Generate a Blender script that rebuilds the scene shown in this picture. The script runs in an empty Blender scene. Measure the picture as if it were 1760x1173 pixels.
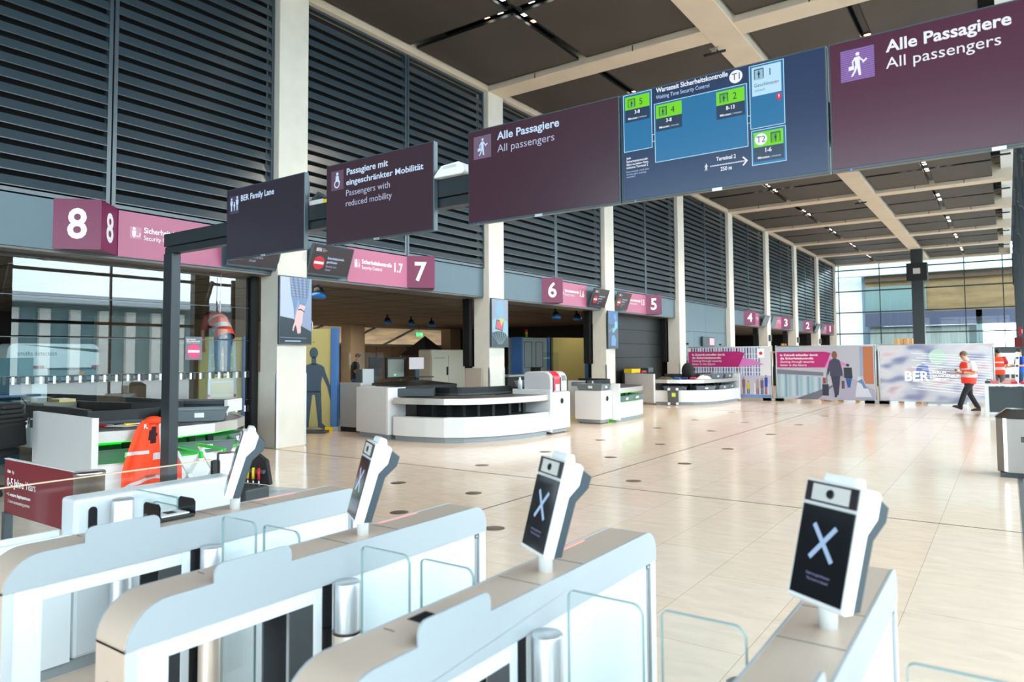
import bpy, bmesh, math, random
from mathutils import Vector, Matrix
random.seed(7)
S = bpy.context.scene
C = S.collection
PI = math.pi

# ---------------------------------------------------------------- camera, sky, exposure
cam = bpy.data.cameras.new('camera')
cam.sensor_width = 36.0
cam.lens = 1207.15 / 1760 * 36.0
cam.shift_x = -0.0020
cam.shift_y = -0.01813
cam.clip_start = 0.05
cam.clip_end = 400
cam.dof.use_dof = True
cam.dof.focus_distance = 6.5
cam.dof.aperture_fstop = 2.8
co = bpy.data.objects.new('camera', cam)
C.objects.link(co)
_a, _b, _c = math.radians(35.0622), math.radians(2.8273), math.radians(-0.3993)
_f = Vector((-math.sin(_a) * math.cos(_b), math.cos(_a) * math.cos(_b), math.sin(_b)))
_r = Vector((math.cos(_a), math.sin(_a), 0))
_u = _r.cross(_f)
_R = _r * math.cos(_c) + _u * math.sin(_c)
_U = -_r * math.sin(_c) + _u * math.cos(_c)
mw = Matrix((( _R.x, _U.x, -_f.x, 0), (_R.y, _U.y, -_f.y, 0), (_R.z, _U.z, -_f.z, 1.5891), (0, 0, 0, 1)))
co.matrix_world = mw
S.camera = co

w = bpy.data.worlds.new('overcast_sky')
S.world = w
w.use_nodes = True
nt = w.node_tree
nt.nodes.clear()
tc = nt.nodes.new('ShaderNodeTexCoord')
nz = nt.nodes.new('ShaderNodeTexNoise')
nz.inputs['Scale'].default_value = 2.2
nz.inputs['Detail'].default_value = 6
cr = nt.nodes.new('ShaderNodeValToRGB')
cr.color_ramp.elements[0].position = 0.35
cr.color_ramp.elements[0].color = (0.62, 0.80, 0.92, 1)
cr.color_ramp.elements[1].position = 0.68
cr.color_ramp.elements[1].color = (0.93, 0.97, 1.0, 1)
bg = nt.nodes.new('ShaderNodeBackground')
bg.inputs['Strength'].default_value = 4.3
wo = nt.nodes.new('ShaderNodeOutputWorld')
nt.links.new(tc.outputs['Generated'], nz.inputs['Vector'])
nt.links.new(nz.outputs['Fac'], cr.inputs['Fac'])
nt.links.new(cr.outputs['Color'], bg.inputs['Color'])
nt.links.new(bg.outputs['Background'], wo.inputs['Surface'])

S.view_settings.view_transform = 'Standard'
S.view_settings.look = 'None'
S.view_settings.exposure = 1.0
S.view_settings.gamma = 1.0
S.view_settings.use_curve_mapping = False
S.render.engine = 'CYCLES'
S.cycles.use_denoising = True
S.cycles.max_bounces = 10
S.cycles.diffuse_bounces = 5
S.cycles.glossy_bounces = 5
S.cycles.transmission_bounces = 6
S.cycles.transparent_max_bounces = 24
S.cycles.caustics_reflective = False
S.cycles.caustics_refractive = False
S.cycles.sample_clamp_indirect = 6.0

def area_light(name, loc, size, size_y, energy, rot, color=(1, 1, 1), portal=False):
    l = bpy.data.lights.new(name, 'AREA')
    l.shape = 'RECTANGLE'
    l.size = size
    l.size_y = size_y
    l.energy = energy
    l.color = color
    o = bpy.data.objects.new(name, l)
    o.location = loc
    o.rotation_euler = rot
    C.objects.link(o)
    if portal:
        l.cycles.is_portal = True
    return o
# daylight comes in through the long glass front and both end fronts: light portals tell the sampler so
area_light('daylight_front', (2.05, 22, 4.2), 8.4, 72, 100, (0, math.radians(90), 0), portal=True)
area_light('daylight_rear', (-4.5, -14.1, 4.2), 12, 8.4, 100, (math.radians(90), 0, 0), portal=True)
area_light('daylight_end', (-5, 58.3, 4.2), 12, 8.4, 100, (math.radians(-90), 0, 0), portal=True)

# ---------------------------------------------------------------- materials
MATS = {}
def mat(name, col, rough=0.5, metal=0.0, emit=0.0, ecol=None, noise=None, bump=None, coat=0.0, spec=0.5, brushed=None):
    """noise=(scale, amount[, stretch]) varies the colour a little; bump=(scale, strength)"""
    if name in MATS:
        return MATS[name]
    m = bpy.data.materials.new(name)
    m.use_nodes = True
    t = m.node_tree
    p = t.nodes['Principled BSDF']
    p.inputs['Base Color'].default_value = (*col, 1)
    p.inputs['Roughness'].default_value = rough
    p.inputs['Metallic'].default_value = metal
    p.inputs['Coat Weight'].default_value = coat
    p.inputs['Coat Roughness'].default_value = 0.08
    p.inputs['Specular IOR Level'].default_value = spec
    if emit:
        p.inputs['Emission Color'].default_value = (*(ecol or col), 1)
        p.inputs['Emission Strength'].default_value = emit
    if noise or bump or brushed:
        c = t.nodes.new('ShaderNodeTexCoord')
    if noise:
        mp = t.nodes.new('ShaderNodeMapping')
        if len(noise) > 2:
            mp.inputs['Scale'].default_value = noise[2]
        n = t.nodes.new('ShaderNodeTexNoise')
        n.inputs['Scale'].default_value = noise[0]
        n.inputs['Detail'].default_value = 5
        r = t.nodes.new('ShaderNodeMapRange')
        r.inputs['From Min'].default_value = 0.3
        r.inputs['From Max'].default_value = 0.7
        r.inputs['To Min'].default_value = 1 - noise[1]
        r.inputs['To Max'].default_value = 1 + noise[1]
        x = t.nodes.new('ShaderNodeVectorMath')
        x.operation = 'SCALE'
        x.inputs[0].default_value = col
        t.links.new(c.outputs['Object'], mp.inputs['Vector'])
        t.links.new(mp.outputs['Vector'], n.inputs['Vector'])
        t.links.new(n.outputs['Fac'], r.inputs['Value'])
        t.links.new(r.outputs['Result'], x.inputs['Scale'])
        t.links.new(x.outputs['Vector'], p.inputs['Base Color'])
    if brushed:
        mp = t.nodes.new('ShaderNodeMapping')
        mp.inputs['Scale'].default_value = brushed
        n = t.nodes.new('ShaderNodeTexNoise')
        n.inputs['Scale'].default_value = 1.0
        n.inputs['Detail'].default_value = 3
        r = t.nodes.new('ShaderNodeMapRange')
        r.inputs['To Min'].default_value = max(0.05, rough - 0.1)
        r.inputs['To Max'].default_value = rough + 0.1
        t.links.new(c.outputs['Object'], mp.inputs['Vector'])
        t.links.new(mp.outputs['Vector'], n.inputs['Vector'])
        t.links.new(n.outputs['Fac'], r.inputs['Value'])
        t.links.new(r.outputs['Result'], p.inputs['Roughness'])
    if bump:
        n = t.nodes.new('ShaderNodeTexNoise')
        n.inputs['Scale'].default_value = bump[0]
        n.inputs['Detail'].default_value = 6
        b = t.nodes.new('ShaderNodeBump')
        b.inputs['Strength'].default_value = bump[1]
        b.inputs['Distance'].default_value = 0.01
        t.links.new(c.outputs['Object'], n.inputs['Vector'])
        t.links.new(n.outputs['Fac'], b.inputs['Height'])
        t.links.new(b.outputs['Normal'], p.inputs['Normal'])
    MATS[name] = m
    return m

def glass_mat(name, tint=(0.93, 0.97, 0.96), refl=1.5, rough=0.0, base=0.0):
    """thin pane: tinted see-through plus a mirror image that grows at grazing angles"""
    if name in MATS:
        return MATS[name]
    m = bpy.data.materials.new(name)
    m.use_nodes = True
    t = m.node_tree
    t.nodes.clear()
    o = t.nodes.new('ShaderNodeOutputMaterial')
    tr = t.nodes.new('ShaderNodeBsdfTransparent')
    tr.inputs['Color'].default_value = (*tint, 1)
    g = t.nodes.new('ShaderNodeBsdfGlossy')
    g.inputs['Roughness'].default_value = rough
    f = t.nodes.new('ShaderNodeLayerWeight')
    f.inputs['Blend'].default_value = 0.5
    pw = t.nodes.new('ShaderNodeMath')
    pw.operation = 'POWER'
    pw.inputs[1].default_value = 4.0
    sc = t.nodes.new('ShaderNodeMath')
    sc.operation = 'MULTIPLY'
    sc.inputs[1].default_value = 0.7
    t.links.new(f.outputs['Facing'], pw.inputs[0])
    t.links.new(pw.outputs[0], sc.inputs[0])
    a = t.nodes.new('ShaderNodeMath')
    a.operation = 'ADD'
    a.use_clamp = True
    a.inputs[1].default_value = base + ((refl - 1) / (refl + 1)) ** 2
    x = t.nodes.new('ShaderNodeMixShader')
    t.links.new(sc.outputs[0], a.inputs[0])
    t.links.new(a.outputs[0], x.inputs['Fac'])
    t.links.new(tr.outputs[0], x.inputs[1])
    t.links.new(g.outputs[0], x.inputs[2])
    t.links.new(x.outputs[0], o.inputs['Surface'])
    MATS[name] = m
    return m

def rgb(r, g, b):
    """display colour 0-255 to linear"""
    f = lambda c: (c / 255 / 12.92) if c / 255 <= 0.04045 else ((c / 255 + 0.055) / 1.055) ** 2.4
    return (f(r), f(g), f(b))

concrete = mat('pale_concrete', (0.70, 0.67, 0.60), 0.75, noise=(3.0, 0.05), bump=(18, 0.06))
beamc = mat('beam_concrete', (0.62, 0.53, 0.42), 0.8, noise=(1.6, 0.05), bump=(14, 0.05))
louvre = mat('louvre_paint', (0.034, 0.054, 0.070), 0.30, 0.0, noise=(2, 0.05), spec=0.9)
fascia = mat('fascia_paint', (0.082, 0.138, 0.175), 0.35, noise=(1.5, 0.04))
black = mat('black_paint', (0.006, 0.007, 0.008), 0.5)
blackm = mat('matt_black', (0.012, 0.012, 0.013), 0.8)
darkst = mat('dark_steel_paint', (0.022, 0.030, 0.036), 0.32)
panelc = mat('ceiling_mesh_panel', (0.052, 0.042, 0.034), 0.65, noise=(0.7, 0.12))
white = mat('white_lacquer', (0.74, 0.755, 0.76), 0.3)
whitep = mat('white_plastic', (0.82, 0.83, 0.83), 0.35)
lgrey = mat('light_grey_lacquer', (0.60, 0.61, 0.62), 0.4)
grey = mat('mid_grey_plastic', (0.16, 0.19, 0.205), 0.45)
dgrey = mat('dark_grey_plastic', (0.045, 0.06, 0.068), 0.45)
plinth = mat('grey_plinth', (0.27, 0.31, 0.33), 0.45)
steel = mat('brushed_steel', (0.60, 0.57, 0.55), 0.32, 1.0, brushed=(60, 1.5, 60))
steelh = mat('satin_steel_edge', (0.70, 0.70, 0.70), 0.3, 1.0)
gatest = mat('brushed_gate_steel', (0.70, 0.565, 0.465), 0.40, 0.40, brushed=(90, 2, 90))
frost = mat('frosted_glass_band', (0.355, 0.395, 0.42), 0.28, spec=0.6)
lit = mat('white_back_glass', (0.66, 0.73, 0.76), 0.22, emit=0.03, ecol=(0.9, 0.97, 1.0))
txt = mat('white_print', (0.9, 0.9, 0.9), 0.5)
smoked = mat('smoked_black_plastic', (0.012, 0.013, 0.016), 0.12)
maroon = mat('maroon_panel', rgb(120, 38, 48), 0.45)
plum = mat('plum_sign', rgb(118, 24, 74), 0.35)
pink = mat('pink_sign', rgb(176, 92, 124), 0.35)
blue = mat('blue_edge_paint', rgb(70, 120, 185), 0.4)
yellow = mat('pale_yellow_panel', rgb(196, 184, 118), 0.5)
orange = mat('hi_vis_orange', rgb(252, 72, 22), 0.65, bump=(30, 0.3))
orange2 = mat('hi_vis_red_orange', rgb(252, 62, 40), 0.65, bump=(30, 0.3))
retro = mat('reflective_tape', (0.62, 0.62, 0.64), 0.35)
red = mat('red_plastic', rgb(205, 30, 45), 0.4)
yel = mat('signal_yellow', rgb(240, 200, 20), 0.45)
green = mat('lime_green_plastic', rgb(40, 190, 60), 0.4)
greenl = mat('green_shelf_glow', rgb(0, 190, 40), 0.4, emit=0.5, ecol=rgb(0, 225, 40))  # green glow of the open shelves, put into the shelf parts as emission
wood = mat('raw_plywood', rgb(196, 150, 96), 0.6, noise=(3, 0.15, (1, 12, 1)))
rubber = mat('black_rubber', (0.012, 0.012, 0.012), 0.7)
card = mat('cardboard', rgb(200, 155, 95), 0.7)
skin = mat('skin', rgb(214, 158, 128), 0.5)
denim = mat('blue_denim', rgb(38, 82, 125), 0.8, noise=(9, 0.2))
trouser = mat('black_cloth', (0.010, 0.010, 0.012), 0.8)
hairb = mat('brown_hair', rgb(105, 80, 55), 0.7)
haird = mat('dark_hair', rgb(40, 32, 26), 0.7)
glass = glass_mat('clear_glass', (0.965, 0.985, 0.98), 1.4)
glassg = mat('glass_edge', (0.35, 0.62, 0.60), 0.2)
facglass = glass_mat('facade_glass', (0.90, 0.95, 0.95), 1.35)
shutglass = glass_mat('shutter_glass', (0.76, 0.87, 0.89), 1.5, 0.0, 0.15)

# ---------------------------------------------------------------- mesh helpers
class B:
    """collects shapes, later linked as ONE mesh object; o = world origin subtracted from every vertex"""
    def __init__(s, o=(0, 0, 0)):
        s.v, s.f, s.mi, s.sm = [], [], [], []
        s.o = Vector(o)
        s.cur = 0
        s.mats = []
    def m(s, material):
        if material not in s.mats:
            s.mats.append(material)
        s.cur = s.mats.index(material)
        return s
    def add(s, vs, fs, smooth=False):
        n = len(s.v)
        s.v += [Vector(p) - s.o for p in vs]
        for f in fs:
            s.f.append([i + n for i in f])
            s.mi.append(s.cur)
            s.sm.append(smooth)
        return s
    def box(s, x0, x1, y0, y1, z0, z1):
        vs = [(x, y, z) for z in (z0, z1) for y in (y0, y1) for x in (x0, x1)]
        return s.add(vs, [(0, 2, 3, 1), (4, 5, 7, 6), (0, 1, 5, 4), (2, 6, 7, 3), (0, 4, 6, 2), (1, 3, 7, 5)])
    def obox(s, c, sx, sy, sz, rot=None):
        c = Vector(c)
        R = rot if rot is not None else Matrix.Identity(3)
        vs = [c + R @ Vector((x * sx / 2, y * sy / 2, z * sz / 2)) for z in (-1, 1) for y in (-1, 1) for x in (-1, 1)]
        return s.add(vs, [(0, 2, 3, 1), (4, 5, 7, 6), (0, 1, 5, 4), (2, 6, 7, 3), (0, 4, 6, 2), (1, 3, 7, 5)])
    def bar(s, a, b, wd, hd=None, up=(0, 0, 1)):
        a, b = Vector(a), Vector(b)
        d = b - a
        z = d.normalized()
        u = Vector(up)
        if abs(z.dot(u)) > 0.98:
            u = Vector((1, 0, 0))
        x = u.cross(z).normalized()
        y = z.cross(x)
        return s.obox((a + b) / 2, wd, hd or wd, d.length, Matrix((x, y, z)).transposed())
    def prism(s, pts, h, ax='z', at=0.0):
        """polygon pts extruded from at to at+h along an axis; pts are the two other coordinates in x,y,z order"""
        n = len(pts)
        def P(p, k):
            if ax == 'z':
                return (p[0], p[1], k)
            if ax == 'x':
                return (k, p[0], p[1])
            return (p[0], k, p[1])
        vs = [P(p, at) for p in pts] + [P(p, at + h) for p in pts]
        fs = [list(range(n))[::-1], list(range(n, 2 * n))] + [(i, (i + 1) % n, n + (i + 1) % n, n + i) for i in range(n)]
        return s.add(vs, fs)
    def wall(s, pts, z0, z1, t, inward=1, closed=False):
        """upright band of thickness t following the polyline pts (x, y)"""
        P = [Vector((p[0], p[1])) for p in pts]
        n = len(P)
        off = []
        for i in range(n):
            a = P[i] - P[i - 1] if i > 0 else P[1] - P[0]
            b = P[i + 1] - P[i] if i < n - 1 else P[-1] - P[-2]
            na = Vector((-a.y, a.x)).normalized()
            nb = Vector((-b.y, b.x)).normalized()
            nn = (na + nb).normalized()
            off.append(P[i] + nn * (t * inward / max(0.3, nn.dot(na))))
        vs = []
        for i in range(n):
            for q, z in ((P[i], z0), (P[i], z1), (off[i], z1), (off[i], z0)):
                vs.append((q.x, q.y, z))
        fs = []
        for i in range(n - 1):
            k = 4 * i
            for j in range(4):
                fs.append((k + j, k + 4 + j, k + 4 + (j + 1) % 4, k + (j + 1) % 4))
        fs += [(0, 1, 2, 3), (4 * n - 1, 4 * n - 2, 4 * n - 3, 4 * n - 4)]
        return s.add(vs, fs)
    def tube(s, pts, r, n=10, cap=True):
        P = [Vector(p) for p in pts]
        rr = r if isinstance(r, (list, tuple)) else [r] * len(P)
        vs, fs = [], []
        prev = None
        for i, p in enumerate(P):
            d = (P[min(i + 1, len(P) - 1)] - P[max(i - 1, 0)]).normalized()
            if prev is None:
                u = Vector((0, 0, 1)) if abs(d.z) < 0.9 else Vector((1, 0, 0))
            else:
                u = prev
            x = u.cross(d)
            x = x.normalized() if x.length > 1e-6 else Vector((1, 0, 0))
            y = d.cross(x)
            prev = y
            for k in range(n):
                a = 2 * PI * k / n
                vs.append(p + (x * math.cos(a) + y * math.sin(a)) * rr[i])
        for i in range(len(P) - 1):
            for k in range(n):
                fs.append((i * n + k, i * n + (k + 1) % n, (i + 1) * n + (k + 1) % n, (i + 1) * n + k))
        s.add(vs, fs, True)
        if cap:
            b = len(s.v) - len(vs)
            s.f.append([b + k for k in range(n)][::-1])
            s.f.append([b + (len(P) - 1) * n + k for k in range(n)])
            s.mi += [s.cur] * 2
            s.sm += [False] * 2
        return s
    def cyl(s, c, r, h, n=24):
        return s.tube([c, (c[0], c[1], c[2] + h)], r, n)
    def lathe(s, c, prof, n=28):
        """prof = [(r, z)...] turned about the vertical through c"""
        vs, fs = [], []
        for r, z in prof:
            for k in range(n):
                a = 2 * PI * k / n
                vs.append((c[0] + r * math.cos(a), c[1] + r * math.sin(a), c[2] + z))
        for i in range(len(prof) - 1):
            for k in range(n):
                fs.append((i * n + k, i * n + (k + 1) % n, (i + 1) * n + (k + 1) % n, (i + 1) * n + k))
        return s.add(vs, fs, True)
    def ball(s, c, rx, ry=None, rz=None, n=14):
        ry, rz = ry or rx, rz or rx
        vs, fs = [], []
        m = n // 2
        for i in range(m + 1):
            t = PI * i / m
            for k in range(n):
                a = 2 * PI * k / n
                vs.append((c[0] + rx * math.sin(t) * math.cos(a), c[1] + ry * math.sin(t) * math.sin(a), c[2] + rz * math.cos(t)))
        for i in range(m):
            for k in range(n):
                fs.append((i * n + k, (i + 1) * n + k, (i + 1) * n + (k + 1) % n, i * n + (k + 1) % n))
        return s.add(vs, fs, True)
    def frame(s, ax, at, h, u0, u1, v0, v1, t):
        """four bars round a rectangle"""
        def bx(a0, a1, b0, b1):
            if ax == 'y':
                s.box(a0, a1, at, at + h, b0, b1)
            elif ax == 'x':
                s.box(at, at + h, a0, a1, b0, b1)
            else:
                s.box(a0, a1, b0, b1, at, at + h)
        bx(u0, u1, v0, v0 + t)
        bx(u0, u1, v1 - t, v1)
        bx(u0, u0 + t, v0 + t, v1 - t)
        bx(u1 - t, u1, v0 + t, v1 - t)
        return s

def obj(name, b, material=None, parent=None, bevel=0.0, label=None, seg=2):
    me = bpy.data.meshes.new(name)
    me.from_pydata(b.v, [], b.f)
    mats = b.mats or [material]
    for m in mats:
        me.materials.append(m)
    me.polygons.foreach_set('material_index', b.mi)
    me.polygons.foreach_set('use_smooth', b.sm)
    me.validate()
    bm = bmesh.new()
    bm.from_mesh(me)
    bmesh.ops.recalc_face_normals(bm, faces=bm.faces)
    bm.to_mesh(me)
    bm.free()
    me.update()
    o = bpy.data.objects.new(name, me)
    C.objects.link(o)
    if parent is not None:
        o.parent = parent
    if bevel:
        md = o.modifiers.new('bevel', 'BEVEL')
        md.width = bevel
        md.segments = seg
        md.limit_method = 'ANGLE'
        md.angle_limit = math.radians(40)
    if label:
        o['label'] = label
    return o

def thing(name, label, cat, loc=(0, 0, 0), rz=0.0, group=None):
    o = bpy.data.objects.new(name, None)
    o.empty_display_size = 0.1
    C.objects.link(o)
    o.location = loc
    o.rotation_euler = (0, 0, rz)
    return tag(o, label, cat, group)

def tag(o, label, cat, group=None):
    o['label'] = label
    o['category'] = cat
    if group:
        o['group'] = group
    return o

def struct(name, b, material=None, parent=None, bevel=0.0):
    o = obj(name, b, material, parent, bevel)
    if parent is None:
        o['kind'] = 'structure'
    return o

def dup(root, loc, rz=None, label=None, group=None):
    def cp(o, par):
        c = o.copy()
        C.objects.link(c)
        if par is not None:
            c.parent = par
        for ch in list(o.children):
            cp(ch, c)
        return c
    r = cp(root, None)
    r.location = loc
    if rz is not None:
        r.rotation_euler = (0, 0, rz)
    if label:
        r['label'] = label
    if group:
        r['group'] = group
    return r

# ---------------------------------------------------------------- lettering
_tc = {}
def text_mesh(s, bold=False):
    """flat outline letters as (verts2d, faces), capital height = 1"""
    k = (s, bold)
    if k in _tc:
        return _tc[k]
    cu = bpy.data.curves.new('t', 'FONT')
    cu.body = s
    cu.size = 1.0
    cu.offset = 0.022 if bold else 0.0
    cu.resolution_u = 3
    cu.fill_mode = 'FRONT'
    o = bpy.data.objects.new('t', cu)
    C.objects.link(o)
    dg = bpy.context.evaluated_depsgraph_get()
    me = bpy.data.meshes.new_from_object(o.evaluated_get(dg))
    vs = [(v.co.x, v.co.y) for v in me.vertices]
    fs = [list(p.vertices) for p in me.polygons]
    bpy.data.objects.remove(o)
    bpy.data.curves.remove(cu)
    bpy.data.meshes.remove(me)
    if s != 'H' or bold:
        ch = text_mesh('H')[2]
    else:
        ch = max(v[1] for v in vs)
    vs2 = [(v[0] / ch, v[1] / ch) for v in vs] if not (s == 'H' and not bold) else vs
    _tc[k] = (vs2, fs, ch)
    return _tc[k]

class Panel:
    """flat print or screen content on a surface: u = right, v = up, counted in metres from origin"""
    def __init__(s, parent, o, u=(1, 0, 0), v=(0, 0, 1), lift=0.0015):
        s.base = Vector((0, 0, 0))
        q = parent
        while q is not None:
            s.base = s.base + q.location
            q = q.parent
        s.p, s.o, s.u, s.v = parent, Vector(o), Vector(u).normalized(), Vector(v).normalized()
        s.n = s.u.cross(s.v)
        s.b = {}
        s.k = 0
        s.lift = lift
    def at(s, x, y, l):
        return s.o + s.u * x + s.v * y + s.n * (s.lift * l)
    def nxt(s):
        s.k += 1
        return s
    def _b(s, part, k=None):
        q = (part, s.k if k is None else k)
        if q not in s.b:
            s.b[q] = B(s.base)
        return s.b[q]
    def poly(s, pts, m, part='pictogram', l=1):
        s._b(part).m(m).add([s.at(x, y, l) for x, y in pts], [list(range(len(pts)))])
        return s
    def rect(s, x0, y0, x1, y1, m, part='tile', l=1):
        return s.poly([(x0, y0), (x1, y0), (x1, y1), (x0, y1)], m, part, l)
    def line(s, pts, t, m, part='outline', l=1, closed=False):
        q = list(pts) + ([pts[0]] if closed else [])
        for (a, b), (c, d) in zip(q[:-1], q[1:]):
            e = Vector((c - a, d - b))
            if e.length < 1e-6:
                continue
            e.normalize()
            n = Vector((-e.y, e.x)) * t / 2
            e *= t / 2
            s.poly([(a - e.x - n.x, b - e.y - n.y), (c + e.x - n.x, d + e.y - n.y), (c + e.x + n.x, d + e.y + n.y), (a - e.x + n.x, b - e.y + n.y)], m, part, l)
        return s
    def disc(s, x, y, r, m, part='pictogram', l=1, n=28, ry=None):
        ry = ry or r
        return s.poly([(x + r * math.cos(2 * PI * k / n), y + ry * math.sin(2 * PI * k / n)) for k in range(n)], m, part, l)
    def ring(s, x, y, r, t, m, part='pictogram', l=1, n=28):
        for k in range(n):
            a, b = 2 * PI * k / n, 2 * PI * (k + 1) / n
            s.poly([(x + q * math.cos(z), y + q * math.sin(z)) for q, z in ((r, a), (r, b), (r - t, b), (r - t, a))], m, part, l)
        return s
    def text(s, t, x, y, h, m, w=None, bold=False, align='l', part='lettering', l=2, italic=0.0):
        vs, fs, _ = text_mesh(t, bold)
        x0 = min(v[0] for v in vs)
        x1 = max(v[0] for v in vs)
        k = (w / (x1 - x0)) if w else h * 0.9
        W = (x1 - x0) * k
        ox = x if align == 'l' else (x - W / 2 if align == 'c' else x - W)
        s.tn = getattr(s, 'tn', 0) + 1
        s._b(part, -s.tn).m(m).add([s.at(ox + (v[0] - x0) * k + italic * v[1] * h, y + v[1] * h, l) for v in vs], fs)
        return s
    def flush(s, labels=None):
        for k, b in s.b.items():
            obj(k[0], b, None, s.p, label=(labels or {}).get(k[0]))
        return s

def walker(P, cx, cy, h, m, part='pictogram', l=2, case=True):
    """walking figure pictogram, h tall, centred"""
    k = h
    P.disc(cx + .02 * k, cy + .42 * k, .075 * k, m, part, l)
    P.poly([(cx - .10 * k, cy + .30 * k), (cx + .10 * k, cy + .32 * k), (cx + .10 * k, cy - .02 * k), (cx - .07 * k, cy - .02 * k)], m, part, l)
    P.poly([(cx - .07 * k, cy), (cx + .05 * k, cy), (cx - .05 * k, cy - .28 * k), (cx - .17 * k, cy - .48 * k), (cx - .25 * k, cy - .48 * k), (cx - .12 * k, cy - .25 * k)], m, part, l)
    P.poly([(cx - .03 * k, cy), (cx + .10 * k, cy), (cx + .14 * k, cy - .48 * k), (cx + .05 * k, cy - .48 * k)], m, part, l)
    P.poly([(cx + .08 * k, cy + .30 * k), (cx + .26 * k, cy + .10 * k), (cx + .22 * k, cy + .06 * k), (cx + .06 * k, cy + .22 * k)], m, part, l)
    P.poly([(cx - .08 * k, cy + .30 * k), (cx - .20 * k, cy + .14 * k), (cx - .18 * k, cy - .05 * k), (cx - .13 * k, cy - .05 * k), (cx - .14 * k, cy + .12 * k), (cx - .05 * k, cy + .22 * k)], m, part, l)
    if case:
        P.poly([(cx - .32 * k, cy - .06 * k), (cx - .12 * k, cy - .03 * k), (cx - .12 * k, cy - .20 * k), (cx - .32 * k, cy - .23 * k)], m, part, l)
        P.poly([(cx + .18 * k, cy + .06 * k), (cx + .34 * k, cy + .19 * k), (cx + .38 * k, cy + .13 * k), (cx + .22 * k, cy + .0 * k)], m, part, l)

def stander(P, cx, cy, h, m, part='pictogram', l=2):
    k = h
    P.disc(cx, cy + .40 * k, .10 * k, m, part, l)
    P.poly([(cx - .15 * k, cy + .27 * k), (cx + .15 * k, cy + .27 * k), (cx + .13 * k, cy - .08 * k), (cx + .07 * k, cy - .08 * k), (cx + .06 * k, cy - .5 * k), (cx - .06 * k, cy - .5 * k), (cx - .07 * k, cy - .08 * k), (cx - .13 * k, cy - .08 * k)], m, part, l)
# ================================================================ THE SETTING
def YK(k):
    return 7.79 + 6.25 * k
CW = 0.64

def floor_mat():
    m = bpy.data.materials.new('travertine_floor')
    m.use_nodes = True
    t = m.node_tree
    p = t.nodes['Principled BSDF']
    c = t.nodes.new('ShaderNodeTexCoord')
    mp = t.nodes.new('ShaderNodeMapping')
    mp.inputs['Rotation'].default_value = (0, 0, PI / 2)
    mp.inputs['Location'].default_value = (0.05, -0.045, 0)
    br = t.nodes.new('ShaderNodeTexBrick')
    br.offset = 0.5
    br.inputs['Color1'].default_value = (0.80, 0.615, 0.47, 1)
    br.inputs['Color2'].default_value = (0.82, 0.655, 0.53, 1)
    br.inputs['Mortar'].default_value = (0.50, 0.39, 0.29, 1)
    br.inputs['Scale'].default_value = 1.0
    br.inputs['Mortar Size'].default_value = 0.0022
    br.inputs['Mortar Smooth'].default_value = 0.0
    br.inputs['Brick Width'].default_value = 1.25
    br.inputs['Row Height'].default_value = 0.625
    t.links.new(c.outputs['Object'], mp.inputs['Vector'])
    t.links.new(mp.outputs['Vector'], br.inputs['Vector'])
    # veins along the slabs and small rusty pits
    m2 = t.nodes.new('ShaderNodeMapping')
    m2.inputs['Scale'].default_value = (1.6, 4.5, 1)
    n1 = t.nodes.new('ShaderNodeTexNoise')
    n1.inputs['Scale'].default_value = 2.4
    n1.inputs['Detail'].default_value = 8
    n1.inputs['Distortion'].default_value = 0.6
    r1 = t.nodes.new('ShaderNodeMapRange')
    r1.inputs['From Min'].default_value = 0.3
    r1.inputs['From Max'].default_value = 0.7
    r1.inputs['To Min'].default_value = 0.93
    r1.inputs['To Max'].default_value = 1.05
    t.links.new(c.outputs['Object'], m2.inputs['Vector'])
    t.links.new(m2.outputs['Vector'], n1.inputs['Vector'])
    t.links.new(n1.outputs['Fac'], r1.inputs['Value'])
    sc = t.nodes.new('ShaderNodeVectorMath')
    sc.operation = 'SCALE'
    t.links.new(br.outputs['Color'], sc.inputs[0])
    t.links.new(r1.outputs['Result'], sc.inputs['Scale'])
    m3 = t.nodes.new('ShaderNodeMapping')
    m3.inputs['Scale'].default_value = (5, 13, 1)
    n2 = t.nodes.new('ShaderNodeTexNoise')
    n2.inputs['Scale'].default_value = 1.6
    n2.inputs['Detail'].default_value = 9
    n2.inputs['Roughness'].default_value = 0.7
    r2 = t.nodes.new('ShaderNodeMapRange')
    r2.inputs['From Min'].default_value = 0.61
    r2.inputs['From Max'].default_value = 0.74
    r2.inputs['To Max'].default_value = 0.55
    t.links.new(c.outputs['Object'], m3.inputs['Vector'])
    t.links.new(m3.outputs['Vector'], n2.inputs['Vector'])
    t.links.new(n2.outputs['Fac'], r2.inputs['Value'])
    mx = t.nodes.new('ShaderNodeMixRGB')
    mx.inputs['Color2'].default_value = (0.48, 0.27, 0.11, 1)
    t.links.new(r2.outputs['Result'], mx.inputs['Fac'])
    t.links.new(sc.outputs['Vector'], mx.inputs['Color1'])
    t.links.new(mx.outputs['Color'], p.inputs['Base Color'])
    p.inputs['Roughness'].default_value = 0.16
    p.inputs['Specular IOR Level'].default_value = 0.55
    return m

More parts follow.
